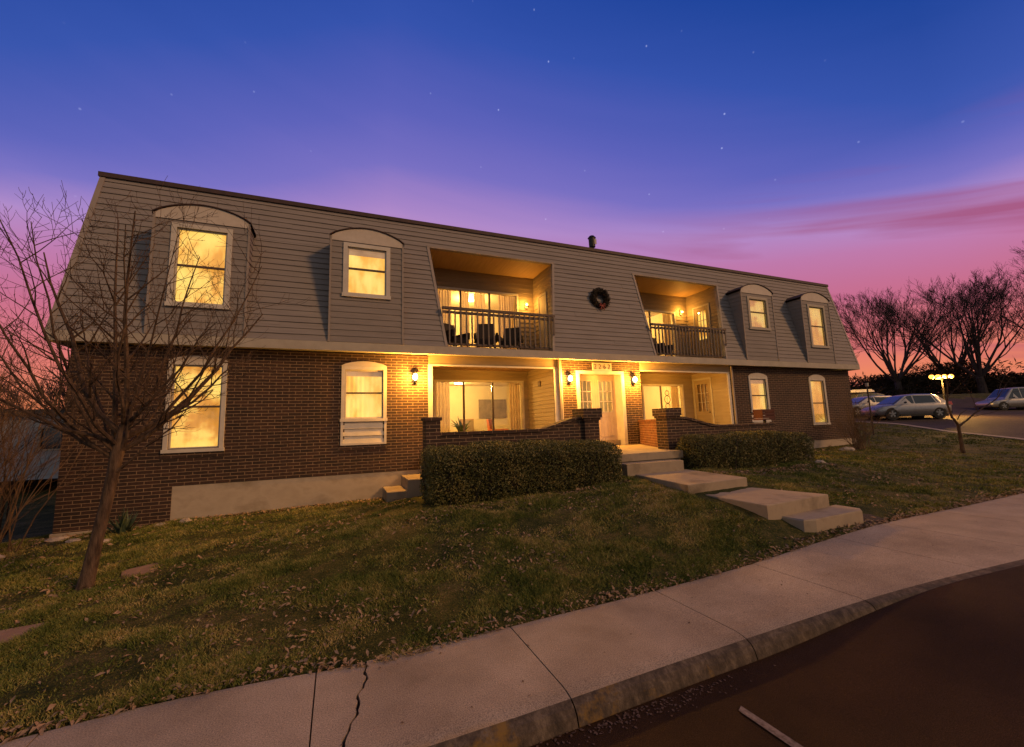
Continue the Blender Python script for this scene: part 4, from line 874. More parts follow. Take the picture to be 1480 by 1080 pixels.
for bp, d in (((18.40, -3.1, SZ+1.8), (-.5, 0, 1)), ((18.36, -3.18, SZ+2.3), (.6, 0, 1)), ((19.4, -3.5, SZ+1.52), (.2, 0, 1)), ((19.9, -3.8, SZ+1.9), (.9, -.2, .2)), ((19.2, -3.4, SZ+1.35), (.7, -.1, .0)), ((18.40, -3.1, SZ+2.0), (.8, 0, 1)), ((18.36, -3.18, SZ+2.6), (-.7, 0, 1)), ((20.1, -3.85, SZ+2.1), (.5, 0, 1))):
    tree_tubes(b, bp, d, 1.0, .012, 1, 3, R2, up=.15, kids=(2, 4), minr=.003)
b.build('branches', 'twig', sp)

# ------------------------------------------------------------------ far trees, each its own crown
def far_tree(label, x, y, h, seed, n=5, spread=.9, trunk=.42, low=.12, fan=8):
    R = np.random.default_rng(seed); z = float(H0(x, y)); o = thing('bare_tree', label, 'tree', (x, y, z), group='tall bare trees beyond the parking lot')
    t = MB(); th = h*low; t.tube([(x, y, z-.3), (x, y, z+th*.5), (x+R.normal(0, .2), y, z+th)], [trunk*1.25, trunk, trunk*.85], 8); t.build('trunk', 'bark_far', o)
    c = MB()
    for k in range(fan):
        an = 2*PI*k/fan+R.uniform(-.3, .3); ln = R.uniform(.15, spread); d = Vector((math.cos(an)*ln, math.sin(an)*ln, 1)).normalized()
        tree_tubes(c, (x, y, z+th*R.uniform(.75, 1)), d, h*R.uniform(.46, .62), trunk*R.uniform(.35, .5), 0, n-1, R, up=.10, kids=(4, 6), spread=(14, 40), wob=.08, shrink=(.50, .76), minr=.015, seg=4, sides=(5, 4, 3, 3))
    c.build('crown', 'bark_far', o); return o
far_tree('broad fan shaped bare tree nearest the mansard corner', 68.5, 21.5, 16.5, 21, 5, 1.0, fan=9)
far_tree('tall bare tree rising behind the cluster of street lamps', 74.5, 15.5, 17.5, 22, 5, .8, fan=8)
far_tree('largest bare tree at the right edge, branches leaving the picture', 78, 8.5, 19.5, 23, 5, .95, fan=9)
far_tree('smaller bare tree between the two tallest crowns', 82, 21, 15, 24, 4, .8)
far_tree('low bare tree at the left end of the far tree line', 74, 33, 11, 25, 4, .9)
far_tree('bare tree on the far left skyline behind the shrubs', -13.5, 15, 6.2, 26, 4, .9, .16)
far_tree('second bare tree on the far left skyline, partly behind the brick corner', -9.2, 17, 5.6, 27, 4, .9, .14)
far_tree('bare tree on the left skyline nearest the picture edge', -18.5, 14, 6.5, 28, 4, .9, .16)
# dark thicket under the trees
n = 60000; xs_ = rng.uniform(0, 1, n); Lx = 52 + 60*xs_; Ly = 33 - 40*xs_ + rng.normal(0, 2.2, n) + 3
Lz = H0(Lx, Ly); hh = 2.7 + 1.0*np.sin(Lx*.35) + .9*np.sin(Lx*.9+1); P = np.stack([Lx, Ly, Lz + hh*rng.uniform(0, 1, n)**.8], 1)
V, F = leafcloud(P, .34, .07); tag(npmesh('thicket', V, F, 'brush', None, (70, 18, 2)), 'dark tangled thicket along the foot of the far trees', 'thicket', kind='stuff')
n = 26000; Lx = rng.uniform(-34, -7.5, n); Ly = 19 + rng.normal(0, 1.8, n); hh = 2.6 + 1.0*np.sin(Lx*.8) + .6*np.sin(Lx*2.1); P = np.stack([Lx, Ly, H0(Lx, Ly) + hh*rng.uniform(0, 1, n)**.7], 1)
V, F = leafcloud(P, .22, .05); tag(npmesh('thicket', V, F, 'brush', None, (-18, 19, -1)), 'brown thicket behind the pale garage at the left', 'thicket', kind='stuff')

# ------------------------------------------------------------------ garage at the left
G = thing('garage', 'pale grey sided garage with one window beyond the brick corner', 'garage', (-14, 12, -.75)); a = MB()
laps(a, lambda x, z, o: (x, 11-o, z), -22, -9.5, -.75, 1.75, .2, [(-13.2, -12.2, .4, 1.2)], .02); laps(a, lambda y, z, o: (-9.5+o, y, z), 11, 16, -.75, 1.75, .2, (), .02); a.box(-22, -9.6, 15.9, 16, -.75, 1.75); a.build('wall', 'vinyl', G)
a = MB(); a.box(-22.2, -9.3, 10.75, 10.85, 1.75, 1.90); a.box(-22.2, -9.3, 10.85, 16.1, 1.85, 1.95); a.build('roof', 'roofing', G)
a = MB(); a.box(-13.28, -13.2, 10.95, 11.05, .34, 1.26); a.box(-12.2, -12.12, 10.95, 11.05, .34, 1.26); a.box(-13.2, -12.2, 10.95, 11.05, 1.2, 1.26); a.box(-13.2, -12.2, 10.95, 11.05, .34, .4); wd = a.build('window', 'trim', G)
a = MB(); a.box(-13.2, -12.2, 11.03, 11.04, .4, 1.2); a.build('pane', 'carglass', wd)

# ------------------------------------------------------------------ cars
def car(label, p_front, p_rear, L_, Hh, W_c, kind, paint='silver', wheel_r=.34, group='cars parked in the lot'):
    """profile car, nose at +x locally; p_front,p_rear = ground points of the two near wheels"""
    pf_, pr_ = Vector((p_front[0], p_front[1], 0)), Vector((p_rear[0], p_rear[1], 0)); d = (pf_-pr_); wbase = d.length; ang = math.atan2(d.y, d.x)
    c = (pf_+pr_)/2; nrm = Vector((-math.sin(ang), math.cos(ang), 0)); toC = Vector((CAM.x, CAM.y, 0))-c
    if nrm.dot(toC) > 0: nrm = -nrm
    c = c + nrm*(W_c/2-.12); z = float(H0(c.x, c.y)); o = thing(name='parked_car', label=label, cat='car', loc=(c.x, c.y, z), rz=ang, group=group); LOCAL.add(o.name)
    hb = wbase/2; nose = hb+.88; tail = -hb-(L_-wbase-.88)
    # body lower shell: x, zbottom, zbelt(top of the body side), hood/deck centre height, half width
    S = [(nose, .42, .60, .60, .55), (nose-.06, .30, .68, .70, .74), (nose-.35, .24, .80, .86, .86), (hb+.05, .22, .88, .96, .90), (hb-.55, .20, .92, .97, .91), (0, .20, .93, .96, .915), (-hb+.3, .20, .95, .98, .915), (-hb-.3, .24, .97, 1.0, .90), (tail+.12, .30, .99, 1.0, .84), (tail, .42, .95, .95, .74)]
    k = W_c/1.83; rings = []
    for x, zb, zs, zc, hw in S:
        hw *= k; half = [(zb, .80), (zb+.06, .96), ((zb+zs)/2, 1.0), (zs-.05, .985), (zs, .93), (zc, .45)]
        rings.append([(x, -hw*w, z_) for z_, w in half] + [(x, hw*w, z_) for z_, w in reversed(half)])
    b = MB(); b.loft(rings); body = b.build('body', paint, o, smooth=True, base=(0, 0, 0), loc=1)
    # greenhouse
    rb = Hh; tailx = tail+.18 if kind == 'wagon' else tail+.3
    gh = [(hb-.16, .94, 0), (hb-.98, rb-.08, 1), (hb-1.5, rb, 1), (-.2, rb+.0, 1), (-hb+.1, rb-.03, 1), (tailx+.46, rb-.14, 1), (tailx, .98, 0)]
    def ring(x, zt, t, zlow=.90):
        wl, wt = .88*k, (.69*k if t else .82*k); zt = max(zt, zlow+.02); return [(x, -wl, zlow), (x, -wt, zt-.05), (x, -wt*.82, zt), (x, wt*.82, zt), (x, wt, zt-.05), (x, wl, zlow)]
    g = MB(); g.loft([ring(*q) for q in gh]); g.build('cabin', paint, o, smooth=False, loc=1)
    # window glass slightly proud of the cabin
    gl = MB(); zt = rb-.13
    def sidep(x, z_):
        xs__ = [q[0] for q in gh][::-1]; zz = [q[1] for q in gh][::-1]; top = np.interp(x, xs__, zz)-.05; wt = .69*k; wl = .88*k; t = min(1, max(0, (z_-.90)/max(.05, top-.90))); return wl+(wt-wl)*t+.006
    for s in (-1, 1):
        for pts in ([(hb-.48, .98), (hb-1.10, zt), (.02, zt+.02), (.02, .97)], [(-.06, .97), (-.06, zt+.02), (-hb+.26, zt-.0), (-hb+.10, .99)], [(-hb+.02, 1.0), (-hb+.18, zt-.01), (tailx+.62, zt-.08), (tailx+.36, 1.08)]):
            gl.poly([(x, s*sidep(x, z_), z_) for x, z_ in pts])
    gl.poly([(hb-.26, -.72*k, 1.0), (hb-.26, .72*k, 1.0), (hb-.93, .60*k, rb-.13), (hb-.93, -.60*k, rb-.13)])
    gl.v = [(x+(.03 if i >= len(gl.v)-4 else 0), y, z_+(.012 if i >= len(gl.v)-4 else 0)) for i, (x, y, z_) in enumerate(gl.v)]
    gl.poly([(tailx+.04, -.66*k, 1.10), (tailx+.04, .66*k, 1.10), (tailx+.34, .56*k, rb-.18), (tailx+.34, -.56*k, rb-.18)]); gl.v[-4:] = [(x-.05, y, z_+.01) for x, y, z_ in gl.v[-4:]]
    gl.build('window', 'carglass', o, loc=1)
    a = MB()
    for s in (-1, 1):
        a.box(-hb+wheel_r+.08, hb-wheel_r-.08, *sorted((s*.86*k, s*.925*k)), .17, .29)
        a.tube([(hb-.75, s*.90*k, 1.0), (hb-.72, s*1.02*k, 1.03), (hb-.78, s*1.05*k, 1.06)], [.03, .06, .05], 6)
    a.box(nose-.10, nose+.03, -.72*k, .72*k, .27, .40); a.box(tail-.03, tail+.10, -.72*k, .72*k, .29, .44)
    a.build('bumper_and_trim', 'plastic', o, loc=1)
    for s in (-1, 1):
        a = MB(); a.prism([(nose-.09, s*.50*k, .60), (nose-.11, s*.78*k, .62), (nose-.36, s*.875*k, .74), (nose-.12, s*.60*k, .72)], [(nose-.02, s*.50*k, .61), (nose-.07, s*.79*k, .63), (nose-.36, s*.89*k, .76), (nose-.14, s*.60*k, .76)]); a.build('headlight', 'head', o, loc=1)
        a = MB(); a.prism([(tail+.02, s*.80*k, .80), (tail+.30, s*.90*k, .84), (tail+.30, s*.88*k, 1.0), (tail+.05, s*.76*k, 1.03)], [(tail-.03, s*.82*k, .80), (tail+.30, s*.925*k, .84), (tail+.30, s*.90*k, 1.01), (tail-.01, s*.78*k, 1.04)]); a.build('tail_light', 'tail', o, loc=1)
        for wx in (hb, -hb):
            a = MB(); a.cyl((wx, s*(W_c/2-.24), wheel_r), (0, s, 0), wheel_r*1.17, wheel_r*1.17, .222, 24); a.build('wheel_arch', 'plastic', o, loc=1)
            a = MB(); rg = []
            for yy, rr in ((.0, wheel_r*.6), (.0, wheel_r*.94), (.04, wheel_r), (.19, wheel_r), (.232, wheel_r*.94), (.235, wheel_r*.66), (.20, wheel_r*.62)):
                rg.append([(wx+rr*math.cos(2*PI*q/24), s*(W_c/2-.235+yy), wheel_r+rr*math.sin(2*PI*q/24)) for q in range(24)])
            a.loft(rg); w = a.build('wheel', 'tyre', o, smooth=False, loc=1); a = MB(); y0 = s*(W_c/2-.028)
            a.cyl((wx, s*(W_c/2-.05), wheel_r), (0, s, 0), .07, .06, .045, 12)
            for q in range(5):
                an = 2*PI*q/5+.3; ca_, sa = math.cos(an), math.sin(an); px_, pz = -sa, ca_; a.prism([(wx+.04*ca_+s_*px_*.035, y0-s*.012, wheel_r+.04*sa+s_*pz*.035) for s_ in (-1, 1)] + [(wx+wheel_r*.62*ca_-s_*px_*.05, y0-s*.012, wheel_r+wheel_r*.62*sa-s_*pz*.05) for s_ in (-1, 1)],
                    [(wx+.04*ca_+s_*px_*.035, y0+s*.012, wheel_r+.04*sa+s_*pz*.035) for s_ in (-1, 1)] + [(wx+wheel_r*.62*ca_-s_*px_*.05, y0+s*.012, wheel_r+wheel_r*.62*sa-s_*pz*.05) for s_ in (-1, 1)])
            a.build('rim', 'rim', w, loc=1)
    return o
car('silver wagon parked nose left, nearest the lawn', (30.4, 4.4), (32.79, 3.08), 4.45, 1.58, 1.84, 'wagon')
car('silver car half hidden behind the nearest silver wagon', (31.6, 7.0), (34.1, 5.9), 4.6, 1.46, 1.80, 'wagon')
car('tall pale car alone on the far side of the lot', (51.8, 6.47), (54.4, 5.0), 5.0, 1.95, 1.95, 'wagon')
cC = car('black car with a pale roof box standing behind the silver cars', (36.1, 10.0), (38.6, 9.0), 4.7, 1.74, 1.88, 'wagon', 'blackpaint')
a = MB(); a.loft([[(x, -w, 1.80), (x, -w*.9, 1.80+h_), (x, w*.9, 1.80+h_), (x, w, 1.80)] for x, w, h_ in ((.9, .45, .06), (.6, .6, .22), (-1.0, .6, .24), (-1.3, .5, .12))]); a.build('roof_box', 'silver', cC, loc=1)

# ------------------------------------------------------------------ lamp posts
def lamp_post(label, x, y, hz, heads, watts, grp=None):
    z = float(H0(x, y)); o = thing('street_lamp', label, 'lamp', (x, y, z)); a = MB(); a.tube([(x, y, z), (x, y, hz-.1)], [.07, .045], 8)
    if heads > 1: a.tube([(x-.55, y+.25, hz-.08), (x+.55, y-.25, hz-.08)], .035, 6)
    a.build('post', 'dark', o)
    for k in range(heads):
        t = (k-(heads-1)/2)/max(1, heads-1)*2; px_, py_ = x+.62*t, y-.28*t; g = MB(); g.ball((px_, py_, hz+.05), .15, 10, 7); g.build('globe', 'bulb_far', o, smooth=True)
    ld = bpy.data.lights.new('street_light', 'POINT'); ld.energy = watts; ld.color = (1, .50, .10); ld.shadow_soft_size = .25; lo = bpy.data.objects.new('street_light', ld); COL.objects.link(lo); lo.location = (x, y, hz-.35)
lamp_post('lamp post with a row of four glowing amber globes by the parking lot', 37.6, 4.6, 3.25, 4, 2600)
lamp_post('single glowing amber lamp just right of the brick corner', 35.2, 9.9, 2.45, 1, 1100)
pz = float(H0(20.5, .45)); po_ = thing('thin_post', 'thin dark pole with a small cap standing on the lawn before the silver cars', 'post', (20.5, .45, pz)); a = MB(); a.tube([(20.5, .45, pz-.1), (20.5, .45, pz+2.25)], .03, 6); a.build('pole', 'dark', po_)
a = MB(); a.cyl((20.5, .45, pz+2.25), (0, 0, 1), .055, .075, .16, 8); a.build('cap', 'tympanum', po_)

# ------------------------------------------------------------------ small things
bxz = thing('planter_stand', 'small reddish wooden box on a dark post before a ground floor window', 'planter', (11.65, -.8, -.5)); a = MB()
a.box(11.36, 11.98, -1.0, -.62, .66, .71); [a.box(11.36, 11.98, -1.0+dy, -.985+dy, .72+q*.11, .81+q*.11) for q in range(3) for dy in (0, .365)]; [a.box(xx, xx+.015, -.98, -.64, .72, 1.03) for xx in (11.365, 11.96)]; a.build('box', 'redbox', bxz)
a = MB(); a.box(11.63, 11.70, -.85, -.78, -.6, .66); a.build('post', 'dark', bxz)
def rock(label, c, s, seed, mat='stone', group='pale stones by the foundation', flat=.5, name='stone', cat='stone'):
    R = np.random.default_rng(seed); a = MB(); n, m = 12, 7; rings = []
    for j in range(1, m):
        rings.append([tuple(s*(1+.22*R.normal()*.6)*v for v in (math.sin(PI*j/m)*math.cos(2*PI*k/n), math.sin(PI*j/m)*math.sin(2*PI*k/n)*.7, flat*math.cos(PI*j/m))) for k in range(n)])
    a.loft(rings); z = float(H0(c[0], c[1])); o = a.build(name, mat, None, smooth=False, base=(0, 0, 0)); o.location = (c[0], c[1], z+s*flat*.35); o.rotation_euler = (0, 0, R.uniform(0, 3)); return tag(o, label, cat, group)
rock('large pale stone at the right end of the shorter hedge', (9.85, -3.05), .34, 1)
rock('pale stone second along from the hedge end, toward the brick wall', (10.35, -2.75), .28, 2)
rock('pale flat stone farthest from the hedge end, near the brick wall', (10.85, -2.6), .22, 3)
rock('small stone on the grass just before the hedge end', (9.4, -3.95), .13, 4)
rock('stone at the foot of the reddish bush', (15.6, -1.15), .24, 5)
rock('flat stone at the base of the left brick corner', (-7.35, -.35), .17, 6, flat=.28)
rock('flat edging stone left of the yucca', (-6.95, -.75), .14, 7, flat=.28)
rock('flat edging stone right of the yucca', (-5.75, -.45), .15, 8, flat=.28)
rock('edging stone under the tan stems at the far left', (-7.75, -1.5), .24, 9, flat=.35)
rock('small edging stone beside the concrete foundation', (-5.35, -.4), .16, 10, flat=.4)
rock('small stone on the lawn edge behind the trunk', (-6.3, -1.35), .15, 12, flat=.3)
for lb, pts in (('reddish paver sunk in the grass right of the leaning trunk', [(-5.2, -3.62), (-4.78, -3.50), (-4.72, -3.95), (-5.05, -4.02)]), ('reddish paver sunk in the grass at the left picture edge', [(-5.75, -5.20), (-5.20, -5.22), (-5.22, -5.52), (-5.6, -5.72)])):
    z = np.mean([float(H0(*p)) for p in pts]); a = MB(); a.loft([[(p[0], p[1], float(H0(*p))+dz) for p in pts] for dz in (-.08, .012)]); tag(a.build('paver', 'paver', None, base=(pts[0][0], pts[0][1], z)), lb, 'paver', 'stepping pavers in the lawn')
# furniture seen through the balcony rails
def chair(label, x, y, z, rz, mat, group=None, s=1.0, back=.95):
    o = thing('armchair', label, 'chair', (x, y, z), rz, group); LOCAL.add(o.name)
    a = MB(); a.box(-.30*s, .30*s, -.28*s, .28*s, .28, .42); a.build('seat', mat, o, loc=1)
    a = MB(); a.prism([(-.30*s, .20*s, .40), (.30*s, .20*s, .40), (.30*s, .32*s, .40), (-.30*s, .32*s, .40)], [(-.26*s, .32*s, back), (.26*s, .32*s, back), (.26*s, .40*s, back), (-.26*s, .40*s, back)]); a.build('backrest', mat, o, loc=1)
    for sx in (-1, 1):
        a = MB(); a.box(*sorted((sx*.30*s, sx*.37*s)), -.28*s, .30*s, .42, .62); a.build('armrest', mat, o, loc=1)
        for sy in (-1, 1): a = MB(); a.tube([(sx*.27*s, sy*.24*s, .28), (sx*.30*s, sy*.27*s, 0)], .022, 5); a.build('leg', 'dark', o, loc=1)
    return o
chair('dark chair at the left end of the left balcony', .75, .75, 2.955, .5, 'cushion', 'dark chairs on the balconies')
chair('dark chair in the middle of the left balcony beside the curtain gap', 1.75, .80, 2.955, -.3, 'cushion', 'dark chairs on the balconies', back=1.05)
chair('dark chair right of the middle on the left balcony', 2.55, .75, 2.955, -.6, 'cushion', 'dark chairs on the balconies')
chair('dark chair on the right balcony behind the left rails', 8.7, .8, 2.955, .4, 'cushion', 'dark chairs on the balconies')
# living room behind the left ground floor glass door
chair('orange armchair inside the lit ground floor living room', 3.15, 3.6, .005, .9, 'orange', back=1.0)
a = MB(); a.box(2.92, 4.12, 5.255, 5.295, 1.08, 1.86); tag(a.build('wall_picture', 'picture', None, base=(3.5, 5.27, 1.1)), 'wide brown picture on the living room back wall', 'picture')
pl = thing('potted_plant', 'potted leafy plant inside the ground floor living room', 'plant', (1.55, 3.0, .005)); a = MB(); a.cyl((1.55, 3.0, .0), (0, 0, 1), .13, .17, .35, 12); a.build('pot', 'white', pl); a = MB()
for k in range(26):
    an = R1.uniform(0, 2*PI); el = R1.uniform(.7, 1.4); L_ = R1.uniform(.4, .85); a.tube([(1.55, 3, .33), (1.55+L_*.4*math.cos(an)*math.cos(el), 3+L_*.4*math.sin(an)*math.cos(el), .33+L_*.6), (1.55+L_*.8*math.cos(an)*math.cos(el), 3+L_*.8*math.sin(an)*math.cos(el), .33+L_*math.sin(el))], [.006, .03, .005], 4)
a.build('leaves', 'green_leaf', pl)
cb_ = thing('cabinet', 'dark narrow cabinet behind the plant in the living room', 'cabinet', (2.25, 4.6, 0.005)); a = MB(); a.box(2.0, 2.45, 4.5, 4.9, .08, 1.05); a.build('carcass', 'room_floor', cb_); a = MB(); a.box(2.02, 2.43, 4.48, 4.499, .12, 1.0); a.build('door', 'picture', cb_)
[(lambda m: (m.box(xx, xx+.04, yy, yy+.04, 0.004, .08), m.build('leg', 'dark', cb_)))(MB()) for xx in (2.01, 2.40) for yy in (4.52, 4.85)]
tb = thing('side_table', 'small round table beside the orange armchair', 'table', (2.5, 3.5, .005)); a = MB(); a.cyl((2.5, 3.5, .48), (0, 0, 1), .38, .38, .03, 20); a.build('tabletop', 'orange', tb); a = MB(); a.cyl((2.5, 3.5, .0), (0, 0, 1), .18, .04, .48, 12); a.build('pedestal', 'dark', tb)
# things behind the right ground floor glass door
a = MB(); a.box(9.1, 9.5, 4.955, 4.99, 1.55, 1.78); tag(a.build('wall_picture', 'picture', None, base=(9.3, 4.97, 1.6)), 'small dark picture in the room right of the entrance', 'picture')
tb = thing('floor_lamp', 'slim floor lamp below the small dark picture', 'lamp', (9.45, 4.5, .005)); a = MB(); a.tube([(9.45, 4.5, 0.01), (9.45, 4.5, 1.35)], .02, 6); a.cyl((9.45, 4.5, .005), (0, 0, 1), .14, .12, .03, 12); a.build('stand', 'dark', tb); a = MB(); a.cyl((9.45, 4.5, 1.3), (0, 0, 1), .16, .10, .22, 14); a.build('lamp_shade', 'curtain', tb)
wo = thing('hanging_ornament', 'dark looped ornament hanging inside the right glass door', 'ornament', (9.9, 2.0, 1.6)); a = MB()
for q, (rr, zz) in enumerate(((.10, 1.85), (.15, 1.60), (.11, 1.33))): a.tube([(9.9+rr*math.cos(t), 2.0, zz+rr*math.sin(t)) for t in np.linspace(0, 2*PI, 17)], .014, 5, caps=False)
a.tube([(9.9, 2.0, 2.1), (9.9, 2.0, 1.2)], .005, 4); a.build('loops', 'rail', wo)

# ------------------------------------------------------------------ lawn: blades and litter
def lawn_points(n, xr, yr, dens):
    x = rng.uniform(*xr, n); y = rng.uniform(*yr, n); d = np.hypot(x-CAM.x, y-CAM.y); keep = (y > yback(x)+.0) & (rng.uniform(0, 1, n) < dens(d))
    keep &= ~((y > -.02) & (x > XL) & (x < XR)); keep &= ~((x > 3.36) & (x < 5.35) & (y > -6.7) ); keep &= ~((x > 3.5) & (x < 6.5) & (y < -6.5)); keep &= ~((x > -1.4) & (x < -.44) & (y > -1.15))
    keep &= ~((x > -.6) & (x < 11.1) & (y > -3.3)); keep &= ~((x > -1.0) & (x < 3.2) & (y > -3.9)); keep &= ~((x > 5.4) & (x < 9.8) & (y > -3.7)); keep &= x < np.interp(y, ny, nx)-.4
    for q in ((-5.2, -4.75, -4.0, -3.5), (-5.75, -5.2, -5.7, -5.2)): keep &= ~((x > q[0]+.05) & (x < q[1]-.05) & (y > q[2]+.05) & (y < q[3]-.05))
    return x[keep], y[keep], d[keep]
X, Yy, D = lawn_points(1500000, (-12, 9), (-7.55, 1.0), lambda d: np.clip((5.5/np.maximum(d, 3.))**1.6, 0, 1))
X2, Y2, D2 = lawn_points(700000, (5, 28), (-7.2, 8), lambda d: np.clip((7.5/np.maximum(d, 3.))**1.6, 0, 1))
X, Yy, D = np.r_[X, X2], np.r_[Yy, Y2], np.r_[D, D2]
# clumpy: thin out bare patches
cl = np.sin(X*2.3+np.sin(Yy*3.1)*1.5)*np.sin(Yy*2.9+np.sin(X*1.7)*1.3)+.5*np.sin(X*7.1+Yy*3.3)*np.sin(Yy*8.3-X*2.1)
k = rng.uniform(0, 1, len(X)) < np.clip(.62+.62*cl, .14, 1); X, Yy, D, cl = X[k], Yy[k], D[k], cl[k]
n = len(X); Z = Hs(X, Yy); hgt = (.028+.03*rng.uniform(0, 1, n))*np.clip(.9+.6*cl, .4, 1.7); wd_ = .0020+.00065*D; an = rng.uniform(0, 2*PI, n); ln = rng.uniform(.3, 1.5, n)*hgt; la = rng.uniform(0, 2*PI, n)
Bs = np.stack([X, Yy, Z-.006], 1); sv = np.stack([np.cos(an), np.sin(an), 0*an], 1)*wd_[:, None]; tip = Bs+np.stack([np.cos(la)*ln, np.sin(la)*ln, hgt], 1)
V = np.stack([Bs-sv, Bs+sv, tip], 1).reshape(-1, 3); gr = npmesh('grass', V, np.arange(3*n).reshape(-1, 3), 'grass', None, (0, -5, -1)); tag(gr, 'short patchy winter grass, green and straw coloured, over the front lawn', 'grass', kind='stuff')
print('blades', n)
# fallen leaves
def leaves(n, xr, yr, dens):
    x, y, d = lawn_points(n, xr, yr, dens); m = np.sin(x*1.3+2)*np.sin(y*1.9+x*.6)+.6*np.sin(x*3.7)*np.sin(y*4.1); k = rng.uniform(0, 1, len(x)) < np.clip(.25+.6*m, .04, 1); return x[k], y[k], d[k]
x, y, d = leaves(52000, (-10, 18), (-7.55, 0), lambda d: np.clip((5/np.maximum(d, 4))**1.2, 0, 1))
ex = rng.uniform(-9, 12, 2600); ey = yback(ex)+np.abs(rng.normal(0, .10, 2600))-.03; x = np.r_[x, ex]; y = np.r_[y, ey]
wx = rng.uniform(-8, 0, 900); x = np.r_[x, wx]; y = np.r_[y, -np.abs(rng.normal(0, .25, 900))-.05]
hx = rng.uniform(-1.2, 9.8, 1500); hy = -4.0-np.abs(rng.normal(0, .18, 1500)); k = ~((hx > 3.1) & (hx < 5.4)); x = np.r_[x, hx[k]]; y = np.r_[y, hy[k]]
z = np.where(y > yback(x), Hs(x, y)+.012+.018*rng.uniform(0, 1, len(x)), zsw(x)+.008); n = len(x)
# curled leaves: centre fold
s1 = rng.uniform(.004, .012, n)*(1+.05*np.hypot(x-CAM.x, y-CAM.y)); el = rng.uniform(1.0, 3.6, n); an = rng.uniform(0, 2*PI, n); a1 = np.stack([np.cos(an), np.sin(an), rng.normal(0, .35, n)], 1)*(s1*el)[:, None]; b1 = np.stack([-np.sin(an), np.cos(an), rng.normal(0, .5, n)], 1)*s1[:, None]; C0 = np.stack([x, y, z], 1); up_ = np.stack([0*x, 0*x, s1*.6], 1)
V = np.stack([C0-a1, C0+b1+up_, C0+a1, C0-b1+up_], 1).reshape(-1, 3); i = np.arange(n)[:, None]*4; F = np.concatenate([i+np.array([0, 1, 2]), i+np.array([0, 2, 3])], 0)
lt = npmesh('leaf_litter', V, F, 'litter', None, (0, -5, -1)); tag(lt, 'scattered dry tan leaves over the lawn and beds', 'leaves', kind='stuff')
x = np.r_[rng.uniform(-2.4, 7, 70), rng.normal(-.4, .45, 260)]; y = np.r_[rng.uniform(-8.4, -7.4, 70), -8.60-np.abs(rng.normal(0, .07, 260))]; z = np.where(y > yfront(x)-.06, zsw(x)+.006, zroad(x, y)+.006); n = len(x); s1 = rng.uniform(.003, .010, n); an = rng.uniform(0, 2*PI, n); C0 = np.stack([x, y, z], 1)
a1 = np.stack([np.cos(an), np.sin(an), rng.normal(0, .15, n)], 1)*(s1*1.6)[:, None]; b1 = np.stack([-np.sin(an), np.cos(an), .3+0*an], 1)*s1[:, None]; V = np.stack([C0-a1, C0+b1, C0+a1, C0-b1+np.array([0, 0, .004])], 1).reshape(-1, 3)
tag(npmesh('kerb_debris', V, np.arange(4*n).reshape(-1, 4), 'crumbs', None, (0, -8.6, -1.2)), 'small dark crumbs and leaf bits along the kerb and walk', 'debris', kind='stuff')

# ------------------------------------------------------------------ sky and light
W = bpy.data.worlds.new('World'); SC.world = W; W.use_nodes = True; nt = W.node_tree; bg = nt.nodes['Background']; out = nt.nodes['World Output']
SUN_EL, SUN_AZ = math.radians(31), math.atan2(.80, -.60)      # azimuth from +Y towards +X
tc = N(nt, 'ShaderNodeTexCoord'); sx = N(nt, 'ShaderNodeSeparateXYZ'); L(nt, tc.outputs['Generated'], sx.inputs[0])
def math_(op, a, b=None, c=None):
    n = N(nt, 'ShaderNodeMath', operation=op)
    for i, q in enumerate((a, b, c)):
        if q is None: continue
        if isinstance(q, (int, float)): n.inputs[i].default_value = q
        else: L(nt, q, n.inputs[i])
    return n.outputs[0]
el = math_('DIVIDE', math_('ARCSINE', sx.outputs[2]), PI/2)              # 0..1 elevation
az = math_('ARCTAN2', sx.outputs[0], sx.outputs[1])                      # radians from +Y to +X
q_ = math_('DIVIDE', math_('SUBTRACT', az, .05), .88); fade = math_('POWER', math_('MINIMUM', math_('DIVIDE', math_('MAXIMUM', el, 0.0), .30), 1.0), 2.0)
side = math_('MULTIPLY', math_('ADD', math_('MULTIPLY', math_('MINIMUM', math_('MULTIPLY', q_, q_), 1.8), .115), math_('MULTIPLY', math_('MINIMUM', math_('MAXIMUM', math_('SUBTRACT', .10, az), 0.0), .8), .17)), fade)       # the blue comes lower away from the glow
e2 = math_('ADD', el, side)
cv = N(nt, 'ShaderNodeCombineXYZ'); L(nt, math_('MULTIPLY', az, 1.1), cv.inputs[0]); L(nt, math_('ADD', math_('MULTIPLY', el, 19.0), math_('MULTIPLY', az, 2.6)), cv.inputs[1])
cn = noise(nt, 1.25, 4, .5, cv.outputs[0], .4); wob = math_('MULTIPLY', math_('SUBTRACT', cn.outputs[0], .5), .025); e3 = math_('ADD', e2, wob)
lin_ = lambda c: tuple(((v/255+.055)/1.055)**2.4 if v > 10 else v/255/12.92 for v in c)
rp = ramp(nt, e3, [(0.0, lin_((150, 62, 45))), (.04, lin_((235, 130, 92))), (.10, lin_((218, 108, 108))), (.17, lin_((196, 100, 134))), (.25, lin_((188, 116, 168))), (.31, lin_((174, 134, 198))), (.37, lin_((118, 108, 192))), (.43, lin_((90, 94, 184))), (.52, lin_((48, 78, 170))), (.61, lin_((18, 62, 152))), (1.0, lin_((4, 38, 108)))])
